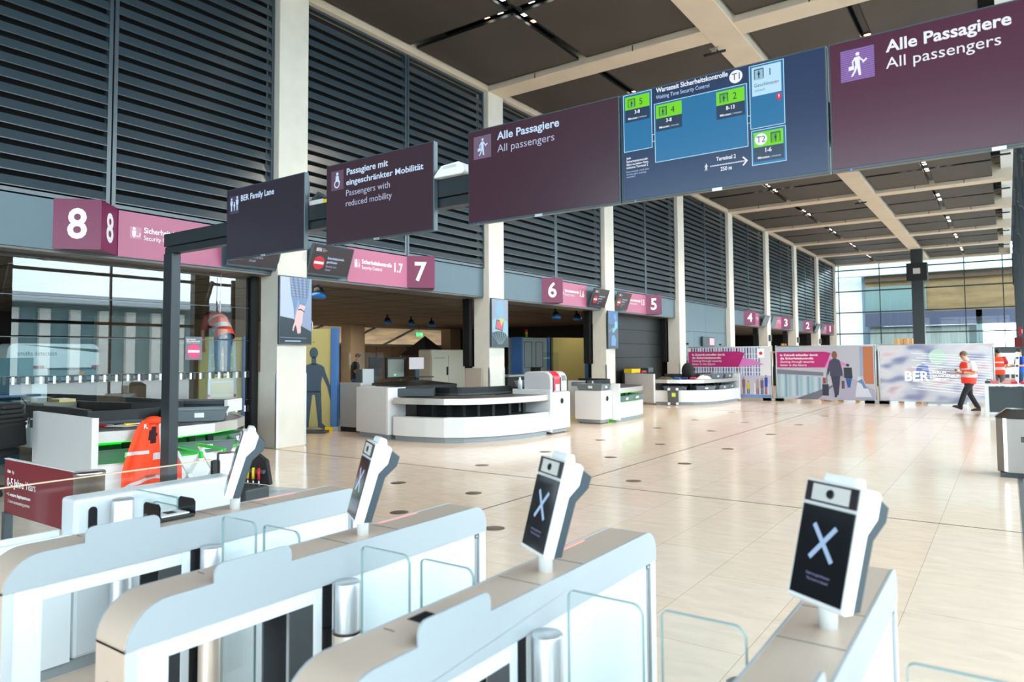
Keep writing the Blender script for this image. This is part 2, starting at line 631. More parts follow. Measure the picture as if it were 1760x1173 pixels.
struct('floor', B().add([(-46, -14, 0), (2.2, -14, 0), (2.2, 58, 0), (-46, 58, 0)], [(0, 1, 2, 3)]), floor_mat())
struct('ground', B().add([(-140, -120, -.06), (120, -120, -.06), (120, 200, -.06), (-140, 200, -.06)], [(0, 1, 2, 3)]),
       mat('forecourt_paving', (0.42, 0.42, 0.40), 0.8, noise=(0.5, 0.1)))
jm = mat('floor_joint', (0.10, 0.085, 0.07), 0.5)
struct('trim_1', B().box(-4.555, -4.535, -14, 57.9, 0, .002), jm)
struct('trim_2', B().box(-10.9, 1.5, 7.745, 7.763, 0, .002), jm)
struct('trim_3', B().box(-10.9, 1.5, 20.26, 20.275, 0, .002), jm)
struct('trim_4', B().box(.055, .105, -10, 57.9, 0, .006), mat('grey_floor_channel', (0.16, 0.17, 0.18), 0.4, 0.6))
g = B()
for i in range(14):
    g.box(.20 + i * .05, .225 + i * .05, 8.2, 8.95, 0, .004)
g.box(.19, .92, 8.17, 8.2, 0, .006).box(.19, .92, 8.95, 8.98, 0, .006)
tag(obj('floor_grate', g, darkst), 'dark slotted metal floor grate by the grey channel at the right edge', 'grate')
disc_m = mat('worn_metal_disc', (0.23, 0.17, 0.12), 0.35, 0.7)
i = 0
dl = {(0, 1): 'nearest the second terminal, left', }
rows = [5.30, 6.53, 8.27, 10.0, 11.95, 14.6, 16.9, 19.7]
cols_ = [-6.40, -5.18, -3.96]
cn = ['row nearest the counters', 'middle row', 'row farthest from the counters']
for ci, X in enumerate(cols_):
    for ri, Y in enumerate(rows):
        b = B().lathe((0, 0, 0), [(0.0, .0035), (.088, .0035), (.098, .001), (.098, 0)], 32)
        ordn = ['first', 'second', 'third', 'fourth', 'fifth', 'sixth', 'seventh', 'eighth'][ri]
        d = obj('floor_outlet_cover', b, disc_m)
        d.location = (X, Y, 0)
        tag(d, 'round metal floor disc, %s from the gates in the %s' % (ordn, cn[ci]), 'floor disc', 'round metal discs in the stone floor')

# ---- columns with steel corner guards
for k in range(0, 9):
    y = YK(k)
    o = struct('concrete_column', B((-10.85, y + .32, 0)).box(-11.1, -10.61, y, y + CW, 0, 8.38), concrete, bevel=.012)
    o.location = (-10.85, y + .32, 0)
    g = B((-10.85, y + .32, 0))
    for yy, d in ((y, -1), (y + CW, 1)):
        g.box(-10.65, -10.606, yy - .004 if d < 0 else yy, yy if d < 0 else yy + .004, .02, 1.32)
        g.box(-10.61, -10.606, yy if d < 0 else yy - .04, yy + .04 if d < 0 else yy, .02, 1.32)
    obj('corner_guard', g, steelh, o)
    o2 = B((-10.85, y + .32, 0)).box(-11.16, -11.1, y + .01, y + CW - .01, 0, 1.35)
    obj('base_cladding', o2, concrete, o)

# ---- louvre panels, fascia bands, portal tracks
for k in range(-3, 8):
    y0, y1 = YK(k) + CW, YK(k + 1)
    mid = (y0 + y1) / 2
    for a, c in ((y0 + .01, mid - .012), (mid + .012, y1 - .01)):
        b = B()
        b.frame('x', -10.86, .11, a, c, 3.84, 8.37, .055)
        z = 3.92
        while z < 8.2:
            b.prism([(-10.748, z), (-10.748, z + .012), (-10.783, z + .138), (-10.84, z + .138), (-10.84, z + .123), (-10.775, z)], c - a - .11, 'y', a + .055)
            z += .2045
        b.m(louvre)
        o = obj('louvre_panel', b, louvre)
        o.data.materials[0] = louvre
        o['kind'] = 'structure'
    struct('wall_left', B().box(-11.3, -11.0, y0 - .3, y1 + .3, 3.3, 9.2), blackm)
    if k == 3:
        continue
    b = B()
    b.box(-11.09, -10.78, y0 + .004, y1 - .004, 3.12, 3.825)
    o = struct('fascia_band', b, fascia, bevel=.004)
    struct('portal_soffit', B().box(-11.45, -10.80, y0, y1, 3.085, 3.118), mat('soffit_metal', (0.12, 0.11, 0.10), 0.4))
    tb = B()
    for q in range(3):
        tb.box(-11.21 - q * .085, -11.15 - q * .085, y1 - .13 + q * .01, y1 - .004, 1.36 if k >= 0 else .0, 3.08)
    struct('shutter_track', tb, black)

# blue-grey panelled wall with two doors in the fourth bay
y0, y1 = YK(3) + CW, YK(4)
n = 4
gy = (y1 - y0) / 4
wb = B()
for z0, z1, cnt in ((2.62, 3.83, 2), (1.6, 2.61, 4)):
    wd = (y1 - y0) / cnt
    for i in range(cnt):
        wb.box(-10.95, -10.80, y0 + i * wd + .004, y0 + (i + 1) * wd - .004, z0, z1)
wb.box(-10.95, -10.80, y0 + gy + .15, y1 - gy - .15, 0, 1.59)
wb.box(-11.0, -10.96, y0, y1, 0, 3.83)
struct('wall_left_panelled', wb, fascia, bevel=.004)
for nme, ya, yb in (('door_1', y0 + .02, y0 + gy + .1), ('door_2', y1 - gy - .1, y1 - .02)):
    d = struct(nme, B().box(-10.92, -10.86, ya, yb, 0, 2.2), mat('dark_door', (0.035, 0.055, 0.065), 0.4))
    obj('door_handle', B().tube([(-10.82, ya + .18, 1.02), (-10.82, ya + .32, 1.02)], .012).tube([(-10.86, ya + .2, 1.02), (-10.82, ya + .2, 1.02)], .01), steelh, d)
    obj('door_closer', B().box(-10.86, -10.80, ya + .4, ya + .75, 2.05, 2.12), steelh, d)

# black roller shutter closing the third bay
y0, y1 = YK(2) + CW, YK(3)
sb = B()
for i in range(6):
    sb.box(-11.42, -11.38, y0, y1, .02 + i * .51, .52 + i * .51)
struct('wall_black_shutter', sb, black)

# ---- glass shutter of the nearest bay, with its rows of square markers
y0, y1 = YK(-1) + CW, YK(0)
gl = None
zs = [0.03, .86, 1.36, 1.93, 2.50, 3.07]
for i in range(5):
    b = B().add([(-11.25, y0, zs[i]), (-11.25, y1 - .14, zs[i]), (-11.25, y1 - .14, zs[i + 1]), (-11.25, y0, zs[i + 1])], [(0, 1, 2, 3)])
    o = struct('window_%d' % (i + 1), b, shutglass)
    o.rotation_euler = (0, math.radians([0, .25, -.2, .3, -.25][i]) * .2, 0)
    obj('rail', B().box(-11.256, -11.243, y0, y1 - .14, zs[i + 1] - .008, zs[i + 1] + .004), mat('glass_joint', (0.07, 0.09, 0.10), 0.3), o)
    if i in (0, 1):
        zc = (.70, 1.30)[i]
        mk = B()
        yy = y0 + .06
        while yy < y1 - .2:
            mk.m(txt).box(-11.249, -11.244, yy, yy + .035, zc - .055, zc + .055)
            mk.m(dgrey).box(-11.249, -11.244, yy + .065, yy + .105, zc - .055, zc + .055)
            yy += .172
        obj('glass_marker', mk, None, o)

# ---- the security hall behind the portals
def grid_mat(name, c1, c2, wdt, row, rot=0.0):
    m = bpy.data.materials.new(name)
    m.use_nodes = True
    t = m.node_tree
    p = t.nodes['Principled BSDF']
    c = t.nodes.new('ShaderNodeTexCoord')
    br = t.nodes.new('ShaderNodeTexBrick')
    br.offset = 0.0
    br.inputs['Color1'].default_value = (*c1, 1)
    br.inputs['Color2'].default_value = (*c1, 1)
    br.inputs['Mortar'].default_value = (*c2, 1)
    br.inputs['Scale'].default_value = 1
    br.inputs['Mortar Size'].default_value = .05
    br.inputs['Brick Width'].default_value = wdt
    br.inputs['Row Height'].default_value = row
    t.links.new(c.outputs['Object'], br.inputs['Vector'])
    t.links.new(br.outputs['Color'], p.inputs['Base Color'])
    p.inputs['Roughness'].default_value = .7
    return m
struct('ceiling_security_hall', B().box(-28, -11.45, -8, 58, 3.22, 3.4), grid_mat('dark_tile_ceiling', (0.15, 0.125, 0.10), (0.006, 0.006, 0.006), 1.6, 1.6))
beige = mat('beige_board', (0.42, 0.31, 0.20), 0.6, noise=(1.5, .1))
wb = B()
yy = 12.0
while yy < 31.0:
    wb.box(-27.1, -27.0, yy + .04, yy + 1.12, 0, 2.2)
    yy += 1.16
wb.m(black).box(-27.2, -27.1, 0, 31.6, 0, 2.2).box(-26.99, -26.95, -8, 19.6, 0, 3.3)
wb.mats = [beige, black]
wb.m(mat('light_rail', (0.5, 0.5, 0.47), .5)).box(-27.1, -26.9, 12, 31.6, 2.2, 2.32)
struct('wall_far_panels', wb)
struct('wall_far_black_and_blockers', B().box(-27.1, -26.9, 31.6, 58, 0, 3.3).box(-27.1, -26.9, -8, 12, 0, 3.3).box(-27, -11.5, 31.55, 31.65, 0, 3.3).box(-27, -11.1, 57.9, 58.1, 0, 9.2).box(-27, -11.1, -8.1, -7.9, 0, 9.2), blackm)  # black back wall; end walls added to keep daylight out of the portals
o = struct('wall_far_timber', B().box(-31, -30.9, 8, 36, 0, 5), mat('warm_timber', (0.40, 0.25, 0.12), .6, noise=(1.0, .35, (1, .6, 5))))
struct('unseen_sky_blocker', B().box(-33, -28, -8, 58, 5.0, 5.2).box(-33.2, -33, -8, 58, 0, 5.2), blackm)  # unseen roof and rear wall added to keep daylight off the timber
for yy in (16.5, 23.2, 30.6):
    struct('square_pillar', B().box(-26.6, -25.9, yy, yy + .9, 0, 3.22), mat('beige_pillar', (0.45, 0.36, 0.25), .7))  # pillars in one even beige
for yy in (20.5, 24.0, 27.0):
    tag(obj('diagonal_strut', B().tube([(-27.6, yy, 2.3), (-27.6, yy + 2.4, 3.2)], .06), lgrey),
        'silver diagonal strut %s behind the far window strip of the security hall' % {20.5: 'farthest left', 24.0: 'in the middle', 27.0: 'farthest right'}[yy], 'strut')
for lx, ly, e in ((-19, 14, 32), (-19, 26, 26), (-24, 22, 38), (-17, 8, 24), (-29, 24, 9), (-18, 42, 8), (-12.6, 23.4, 14), (-12.4, 9.2, 8)):  # added lights brighten the hall; the last two lift the yellow scanner pads
    area_light('security_hall_fill', (lx, ly, 3.15), 1.2, 1.2, e, (0, 0, 0), (1.0, 0.90, 0.74))

# ---- coffered concrete ceiling
struct('ceiling', B().box(-11.3, 2.1, -14, 58.4, 9.25, 9.4), blackm)
for k in range(-3, 9):
    y = YK(k)
    b = B().box(-10.61, .38, y, y + CW, 8.36, 9.24)
    o = struct('cross_beam', b, beamc, bevel=.02)
    if 0 <= k < 8:
        s_ = B()
        for X in (-9.2, -6.6, -2.9, -1.2):
            s_.box(X, X + .025, y - .003, y, 8.36, 8.49)
        obj('drip_slot', s_, black, o)
struct('long_beam', B().box(-5.03, -4.35, -14, 58.2, 8.355, 9.24), beamc, bevel=.02)
struct('edge_beam', B().box(-11.1, -10.612, -14, 58.2, 8.37, 9.24), beamc, bevel=.02)
struct('ceiling_edge_fascia', B().box(.02, .40, -14, 58.2, 8.74, 9.24), mat('pale_ceiling_board', (0.70, 0.74, 0.74), .6))
lampm = mat('lamp_glow', (1, .9, .7), .4, emit=9, ecol=(1.0, 0.90, 0.72))
lampc = mat('lamp_glow_cool', (1, 1, 1), .4, emit=8, ecol=(0.95, 1.0, 0.98))
copper = mat('copper_reflector', (0.55, .25, .06), .3, 1.0)
lbl = ['second nearest', 'third nearest', 'fourth nearest', 'fifth nearest', 'sixth nearest', 'seventh nearest', 'eighth nearest', 'farthest']
proto_l = None
for k in range(-3, 8):
    ya, yb = YK(k) + CW, YK(k + 1)
    cy = (ya + yb) / 2
    for side, (xa, xb) in enumerate(((-10.61, -5.03), (-4.35, -.20))):
        cx = (xa + xb) / 2
        b = B()
        for x0, x1 in ((xa + .07, cx - .12), (cx + .12, xb - .07)):
            for y0, y1 in ((ya + .07, cy - .12), (cy + .12, yb - .07)):
                b.box(x0, x1, y0, y1, 8.49, 8.53)
        o = struct('ceiling_panels', b, panelc)
        fr = B()
        for x0, x1 in ((xa + .07, cx - .12), (cx + .12, xb - .07)):
            for y0, y1 in ((ya + .07, cy - .12), (cy + .12, yb - .07)):
                fr.frame('z', 8.485, .06, x0 - .012, x1 + .012, y0 - .012, y1 + .012, .014)
        obj('panel_rim', fr, black, o)
        if k < 0:
            continue
        lb = '%s coffer light cross on the %s of the central ceiling beam' % (['nearest'] + lbl[:7], 0)[0][k] if False else None
        nm = (['nearest', 'second', 'third', 'fourth', 'fifth', 'sixth', 'seventh', 'farthest'])[k]
        lab = 'cross of black lighting track with small spots, %s coffer %s of the long ceiling beam' % (nm, 'left' if side == 0 else 'right')
        if proto_l is None:
            t = thing('ceiling_light_cross', lab, 'ceiling light', (cx, cy, 8.6), 0, 'light crosses in the ceiling coffers')
            obj('track', B().box(-2.6, 2.6, -.06, .06, 0, .05).box(-.06, .06, -2.6, 2.6, 0, .05), black, t)
            for dx, dy in ((1, 0), (-1, 0), (0, 1), (0, -1)):
                for q, lm in ((.38, lampc), (.72, lampm)):
                    b = B()
                    x, y = dx * q, dy * q
                    b.m(lm).box(x - .055, x + .055, y - .055, y + .055, -.02, -.012)
                    b.m(copper if q > .5 else steelh).frame('z', -.03, .035, x - .08, x + .08, y - .07, y + .07, .012)
                    obj('spotlight', b, None, t)
            proto_l = t
        else:
            dup(proto_l, (cx, cy, 8.6), None, lab)
        sp = bpy.data.lights.new('coffer_spot', 'SPOT')
        sp.energy = 500 if side == 0 else 110
        sp.color = (1.0, 0.86, 0.70)
        sp.spot_size = math.radians(115)
        sp.spot_blend = .6
        sp.shadow_soft_size = .15
        so = bpy.data.objects.new('coffer_spot', sp)
        so.location = (cx, cy, 8.52)
        C.objects.link(so)
    # slotted strip along the right edge of the coffers
    b = B()
    for q in range(5):
        b.box(-.17, 0, ya + .5 + q * 1.0, ya + .55 + q * 1.0, 8.70, 8.74)
    struct('edge_grille', b, black)
# small sensors under the beam crossing
for k, tx in ((1, 'nearest'), (4, 'farther')):
    t = thing('beam_sensor', 'small black sensor bar on a bracket under the long ceiling beam, the %s one' % tx, 'sensor', (-5.06, YK(k) + CW + .25, 8.355))
    obj('bracket', B().box(-.05, .05, -.02, .02, -.10, 0).box(-.1, .1, -.015, .015, -.02, 0), steelh, t)
    obj('sensor_bar', B().tube([(-.22, -.02, -.13), (.25, .03, -.11)], .03), blackm, t)

# ---- long glass front on the right with its steel frames
for i, z in enumerate((1.1, 2.75, 4.4, 6.1, 7.8)):
    struct('facade_transom', B().box(1.55, 1.65, -14, 58, z - .05, z + .05), darkst)
for k in range(-3, 9):
    y = YK(k) + .32
    b = B().box(1.45, 1.75, y - .28, y + .28, 0, 9.2)
    b.box(1.56, 1.64, y + 3.1, y + 3.16, 0, 9.2)
    b.bar((1.5, y, 4.6), (.46, y, 6.4), .13).bar((1.5, y, 6.2), (.46, y, 8.0), .13).bar((1.5, y, 3.0), (.8, y, 4.4), .1)
    b.box(.44, .52, y - .05, y + .05, 6.2, 8.4)
    struct('facade_column', b, darkst)
struct('window_6', B().add([(1.6, -14, 0), (1.6, 58, 0), (1.6, 58, 9.2), (1.6, -14, 9.2)], [(0, 1, 2, 3)]), facglass)
struct('roof_overhang', B().box(2.1, 3.6, -16, 64, 9.3, 9.6), panelc)
for k in range(-3, 9, 1):
    struct('overhang_rib', B().box(2.1, 3.6, YK(k), YK(k) + .3, 9.1, 9.3), blackm)
b = B().box(-2.2, 1.5, 56.5, 57.0, 0, 2.05)
struct('wall_end_low', b, dgrey)
struct('wall_end_right', B().box(.5, 1.6, 57.3, 57.8, 0, 8.8), darkst)
for k in range(3, 9):
    y = YK(k) + .32
    b = B().box(.58, .72, y - .08, y + .08, 0, 8.36)
    for z in (2.2, 4.4, 6.4):
        b.box(.62, 1.5, y - .04, y + .04, z, z + .1)
    b.bar((.65, y, 2.3), (1.5, y, 4.4), .07).bar((1.5, y, 4.5), (.65, y, 6.4), .07)
    struct('facade_truss', b, darkst)
# rear end front (behind the camera)
b = B()
for X in (-8.5, -6, -3.5, -1):
    b.box(X - .05, X + .05, -14.05, -13.95, 0, 9.2)
for z in (2.6, 5.2, 7.0):
    b.box(-11, 1.6, -14.05, -13.95, z - .05, z + .05)
b.box(-11, 1.6, -14.1, -13.9, 7.4, 9.3)
struct('facade_rear_frame', b, darkst)
struct('window_7', B().add([(-11, -14, 0), (1.6, -14, 0), (1.6, -14, 9.2), (-11, -14, 9.2)], [(0, 1, 2, 3)]), facglass)
struct('wall_left_rear', B().box(-11.4, -11.1, -14, -4, 0, 9.2), fascia)

# ---- end front far away
teal = mat('teal_panel', (0.13, 0.21, 0.21), .35)
b = B()
for z in (.1, 1.56, 3.16, 4.76, 6.36, 7.97):
    b.box(-10.9, .9, 57.95, 58.05, z - .045, z + .045)
for X in (-10.4, -7.6, -4.9, -2.3, -.1):
    b.box(X - .03, X + .03, 57.96, 58.04, 0, 9)
struct('facade_end_frame', b, darkst)
struct('window_8', B().add([(-10.9, 58, 0), (1.6, 58, 0), (1.6, 58, 9.2), (-10.9, 58, 9.2)], [(0, 1, 2, 3)]), facglass)
t = thing('steel_column', 'free-standing black steel column before the far glass front', 'column', (-4.6, 51.9, 0))
obj('shaft', B().box(-.33, .33, -.33, .33, 0, 8.36), darkst, t, .01)
obj('head_box', B().box(-.58, .58, -.45, .45, 6.3, 7.45), black, t, .01)
obj('label_plate', B().box(-.2, .2, -.46, -.45, 6.75, 7.1), lgrey, t)
# buildings outside
t = thing('pier_building', 'glazed building with timber soffit beyond the far glass front', 'building', (-6, 64, 0))
timb = mat('pier_timber', (0.19, 0.13, 0.055), .6, noise=(.5, .25, (1, 1, 5)))
obj('roof_edge', B().box(-9, 16, 0, 1, 8.1, 9.4), mat('pale_teal_metal', (0.36, 0.50, 0.49), .4), t)
obj('timber_wall', B().box(-3.6, 16, 1, 1.2, 5.0, 7.6), timb, t)
obj('timber_soffit', B().box(-3.6, 16, .6, 5, 7.6, 8.1), mat('brown_timber', (.08, .05, .03), .6), t)
obj('parapet', B().box(-3.6, 16, .4, .7, 3.9, 5.0), mat('dusk_blue_panel', (0.065, 0.075, 0.12), .3), t)
obj('teal_glazing', B().box(-3.6, .8, .9, 1, 5.0, 7.2).box(-3.3, 4.4, .9, 1, 1.6, 3.9), teal, t)
obj('curtain', B().box(-3.3, 3.6, .75, .85, 1.9, 3.7), mat('pale_curtain', (.24, .29, .27), .7, noise=(3, .25, (6, 1, .2))), t)
obj('pillar', B().box(4.1, 4.5, .4, 1.4, 0, 5), teal, t)
obj('white_wall', B().box(-6.4, -3.9, 2, 2.2, 0, 9.4), white, t)
obj('stair_tower', B().box(-3.9, -2.4, 1.2, 2, 0, 8.2), mat('blue_grey_metal', (.15, .21, .27), .4), t)
t = thing('neighbour_terminal', 'long pale terminal wing with window piers seen mirrored in the glass shutter', 'building', (34, 20, 0))
obj('wing_wall', B().box(0, 6, -45, 45, 0, 5.6), mat('wing_window_band', (.16, .26, .28), .3), t)
pr_ = B()
for i in range(45):
    pr_.box(-.35, 0, -44.6 + i * 2, -43.9 + i * 2, 0, 5.2)
obj('piers', pr_, mat('wing_concrete', (.72, .72, .68), .8), t)
obj('wing_roof', B().box(-1.6, 7, -46, 46, 5.6, 6.4), mat('wing_roof_metal', (.45, .5, .54), .4), t)
for i, (x, y, sx, sy, h) in enumerate(((60, 90, 14, 20, 9), (45, -40, 12, 18, 11))):
    t = thing('office_block', ['grey office block outside beyond the far right corner', 'grey office block outside behind the gates'][i], 'building', (x, y, 0))
    obj('block_wall', B().box(-sx / 2, sx / 2, -sy / 2, sy / 2, 0, h), mat('office_grey', (.35, .38, .40), .6), t)
    wn = B()
    for f in range(3):
        wn.box(-sx / 2 - .05, -sx / 2, -sy / 2 + 1, sy / 2 - 1, 1.2 + f * 3, 2.8 + f * 3)
    obj('window_strip', wn, dgrey, t)
# ================================================================ OVERHEAD GANTRY AND SIGNS
EM = 2 ** -S.view_settings.exposure
def scr(name, r, g, b, rough=0.22, k=1.0):
    return mat(name, (0.01, 0.01, 0.012), rough, emit=EM * k, ecol=rgb(r, g, b), spec=0.4)
s_text = scr('screen_pale_blue', 196, 222, 250)
s_white = scr('screen_white', 240, 246, 255)
s_thin = scr('screen_soft_white', 176, 186, 214)
s_ic = scr('screen_icon_grey', 104, 88, 108)
bezel = mat('screen_bezel', (0.05, 0.075, 0.09), 0.3)
badge = mat('silver_badge', (0.55, 0.6, 0.62), .3, .6)

t = thing('overhead_gantry', 'dark steel portal frame with square post carrying the overhead screens', 'gantry', (-7.25, 4.0, 0))
o_ = (-7.25, 4.0, 0)
obj('post', B(o_).box(-7.335, -7.165, 3.95, 4.05, 0, 2.715), darkst, t, .008)
obj('post', B(o_).box(1.0, 1.17, 3.95, 4.05, 0, 2.715), darkst, t, .008)
obj('beam', B(o_).box(-7.335, 1.17, 3.95, 4.06, 2.79, 2.925).box(-7.335, 1.17, 3.965, 4.06, 2.715, 2.785), darkst, t, .006)
obj('base_plate', B(o_).box(-7.42, -7.08, 3.88, 4.12, 0, .015), darkst, t)

def screen(label, x0, x1, m, name='overhead_screen', badge_x=None, z0=2.535, z1=3.215):
    t = thing(name, label, 'screen', ((x0 + x1) / 2, 3.92, z0), 0, 'overhead passenger screens on the gantry')
    o = tuple(t.location)
    obj('housing', B(o).box(x0, x1, 3.905, 3.95, z0, z1), bezel, t, .004)
    obj('display', B(o).box(x0 + .010, x1 - .010, 3.9, 3.906, z0 + .014, z1 - .010), m, t)
    obj('wall_mount', B(o).box((x0 + x1) / 2 - .2, (x0 + x1) / 2 + .2, 3.95, 3.962, z0 + .1, z1 - .1), darkst, t)
    obj('carry_handle', B(o).tube([(x1 - .05, 3.95, z1 - .06), (x1 - .05, 3.99, z1 - .06), (x1 - .05, 3.99, z1 - .2), (x1 - .05, 3.95, z1 - .2)], .008), bezel, t)
    bx = badge_x if badge_x is not None else (x0 + x1) / 2
    obj('maker_badge', B(o).box(bx - .028, bx + .028, 3.897, 3.905, z0 - .008, z0 + .008), badge, t)
    obj('status_light', B(o).box(x0 + .09, x0 + .10, 3.898, 3.905, z0 - .002, z0 + .004), scr('led_blue', 60, 140, 255), t)
    return t, Panel(t, (0, 3.9, 0))

def icon_ground(P, x0, y0, x1, y1, a, b_, n=16):
    P.rect(x0, y0, x1, y1, a, 'icon_tile', 1)
    for i in range(n):
        y = y0 + (y1 - y0) * (i + .25) / n
        P.rect(x0, y, x1, y + (y1 - y0) * .35 / n, b_, 'icon_tile', 1.4)

t, P = screen('dark overhead screen reading BER Family Lane, nearest the gantry post', -6.115, -4.955, scr('screen_slate', 44, 41, 53))
icon_ground(P, -6.055, 2.972, -5.907, 3.143, scr('ic_a', 62, 60, 82), scr('ic_b', 80, 78, 104))
for dx, h in ((-.045, .125), (.045, .135), (0, .085)):
    P.nxt()
    stander(P, -5.98 + dx, 3.0 + h / 2, h, s_text, 'pictogram', 2)
P.text('BER Family Lane', -5.877, 3.079, .053, s_text, .503, True)
P.flush()

t, P = screen('overhead screen reading Passagiere mit eingeschränkter Mobilität with wheelchair sign', -4.67, -3.462, scr('screen_umber', 58, 41, 51))
icon_ground(P, -4.601, 2.989, -4.45, 3.153, scr('ic_a2', 96, 76, 94), s_ic)
P.disc(-4.525, 3.125, .014, s_text, 'pictogram', 2)
P.poly([(-4.545, 3.108), (-4.508, 3.108), (-4.505, 3.07), (-4.492, 3.06), (-4.50, 3.03), (-4.512, 3.06), (-4.548, 3.06)], s_text, 'pictogram', 2)
P.ring(-4.53, 3.04, .034, .011, s_text, 'pictogram', 2)
P.text('Passagiere mit', -4.411, 3.099, .051, s_text, .475, True)
P.text('eingeschränkter Mobilität', -4.416, 3.014, .046, s_text, .855, True)
P.text('Passengers with', -4.417, 2.924, .05, s_thin, .504)
P.text('reduced mobility', -4.419, 2.838, .05, s_thin, .527)
P.flush()

t, P = screen('overhead screen reading Alle Passagiere left of the waiting time map', -3.135, -1.928, scr('screen_plum_dark', 62, 36, 50))
icon_ground(P, -3.078, 2.998, -2.922, 3.162, s_ic, scr('ic_c', 128, 112, 138))
walker(P, -3.0, 3.08, .125, s_text)
P.text('Alle Passagiere', -2.87, 3.106, .053, s_text, .508, True)
P.text('All passengers', -2.868, 3.018, .051, s_thin, .468)
P.flush()

t, P = screen('overhead screen reading Alle Passagiere right of the waiting time map', -.718, .49, scr('screen_plum', 78, 26, 54), badge_x=.0)
icon_ground(P, -.658, 2.993, -.501, 3.158, scr('ic_d', 118, 84, 152), scr('ic_e', 158, 124, 196))
walker(P, -.58, 3.075, .125, s_white)
P.text('Alle Passagiere', -.449, 3.102, .057, s_white, .515, True)
P.text('All passengers', -.45, 3.017, .054, s_white, .474)
P.flush()

t, P = screen('wide blue overhead map screen titled Wartezeit Sicherheitskontrolle', -1.921, -.725, scr('screen_navy', 26, 52, 92), badge_x=-1.32)
room = scr('screen_room_blue', 24, 112, 164)
ln = scr('screen_outline', 176, 226, 250)
dk = scr('screen_tile_navy', 30, 56, 84)
gr = scr('screen_lime', 116, 216, 10)
gri = scr('screen_lime_dim', 96, 170, 100)
inkm = scr('screen_ink', 22, 44, 60)
for pts in ([(-1.896, 3.2), (-1.71, 3.2), (-1.71, 2.86), (-1.709, 2.846), (-1.894, 2.846)],
            [(-1.692, 3.105), (-1.14, 3.105), (-1.14, 2.75), (-1.69, 2.75)],
            [(-1.124, 3.194), (-.941, 3.194), (-.941, 2.841), (-1.123, 2.841)],
            [(-1.119, 2.829), (-.939, 2.829), (-.939, 2.637), (-1.119, 2.637)]):
    P.nxt()
    P.poly(pts, room, 'room', 1)
    P.line(pts, .0042, ln, 'outline', 2, True)
for x0, y0, x1, y1 in ((-1.707, 2.88, -1.69, 2.922), (-1.141, 2.878, -1.123, 2.918)):
    P.nxt()
    P.rect(x0, y0, x1, y1, dk, 'room', 2)
    P.line([(x0, y0), (x1, y0), (x1, y1), (x0, y1)], .0035, ln, 'outline', 3, True)

def gate_icon(x0, y0, x1, y1, bgm):
    P.rect(x0, y0, x1, y1, bgm, 'icon_tile', 3)
    cx, h = (x0 + x1) / 2, y1 - y0
    P.line([(cx - .36 * h, y0 + .12 * h), (cx - .36 * h, y1 - .14 * h), (cx + .36 * h, y1 - .14 * h), (cx + .36 * h, y0 + .12 * h)], h * .07, inkm, 'pictogram', 4)
    stander(P, cx, y0 + .42 * h, .62 * h, inkm, 'pictogram', 4)
def wait_tile(x0, x1, yt, ym, yb, num, tm, icon_left=True):
    P.nxt()
    P.rect(x0, ym, x1, yt, gr, 'tile', 3)
    P.rect(x0, yb, x1, ym, dk, 'tile', 3)
    h = yt - ym
    ix = x0 + .018
    gate_icon(ix, ym + .12 * h, ix + .052, yt - .12 * h, gri)
    P.text(num, x0 + .106, ym + .24 * h, .038, inkm, None, False, 'c', l=4)
    P.text(tm, (x0 + x1) / 2, yb + .046, .021, s_white, None, True, 'c', l=4)
    P.text('Minuten', x0 + .02, yb + .014, .012, s_white, .062, True, l=4)
    P.text('| minutes', x0 + .088, yb + .014, .011, s_text, .055, l=4)
wait_tile(-1.884, -1.722, 3.185, 3.105, 3.028, '5', '3-8')
wait_tile(-1.681, -1.519, 3.093, 3.012, 2.935, '4', '3-8')
wait_tile(-1.313, -1.153, 3.091, 3.012, 2.932, '2', '8-13')
P.nxt()
P.rect(-1.111, 3.021, -.954, 3.183, scr('screen_tile_pale', 186, 226, 248), 'tile', 3)
gate_icon(-1.098, 3.11, -1.046, 3.176, scr('ic_f', 140, 180, 200))
P.text('1', -1.012, 3.122, .038, inkm, None, False, 'c', l=4)
P.text('Geschlossen', -1.098, 3.07, .019, inkm, .13, False, l=4)
P.text('closed', -1.098, 3.044, .014, scr('ink2', 90, 130, 160), .055, False, l=4)
P.disc(-.968, 2.996, .015, scr('screen_red', 214, 20, 70), 'pin', 3)
P.poly([(-.978, 2.985), (-.958, 2.985), (-.968, 2.967)], scr('screen_red', 214, 20, 70), 'pin', 3)
stander(P, -.968, 2.996, .022, s_white, 'pin', 4)
P.nxt()
P.rect(-1.109, 2.733, -.951, 2.816, gr, 'tile', 3)
P.rect(-1.109, 2.653, -.951, 2.733, dk, 'tile', 3)
P.disc(-1.069, 2.775, .033, s_white, 'badge_circle', 4)
P.text('T2', -1.069, 2.758, .034, inkm, None, False, 'c', l=5)
gate_icon(-1.017, 2.742, -.965, 2.808, gri)
P.text('1-6', -1.03, 2.70, .022, s_white, None, True, 'c', l=4)
P.text('Minuten', -1.088, 2.667, .012, s_white, .062, True, l=4)
P.text('| minutes', -1.02, 2.667, .011, s_text, .055, l=4)
P.text('Wartezeit Sicherheitskontrolle', -1.679, 3.172, .028, s_white, .435, True)
P.text('Waiting Time Security Control', -1.68, 3.133, .023, s_text, .328)
P.nxt()
P.disc(-1.199, 3.158, .037, s_white, 'badge_circle', 2)
P.text('T1', -1.199, 3.139, .038, inkm, None, False, 'c', l=3)
P.text('Terminal 2', -1.321, 2.697, .021, s_white, .112, True)
for i in range(22):
    x = -1.356 + i * .0092
    P.rect(x, 2.668, x + .0062, 2.6745, s_white, 'dotted_arrow', 2)
P.line([(-1.168, 2.692), (-1.148, 2.671), (-1.168, 2.65)], .008, s_white, 'dotted_arrow', 2)
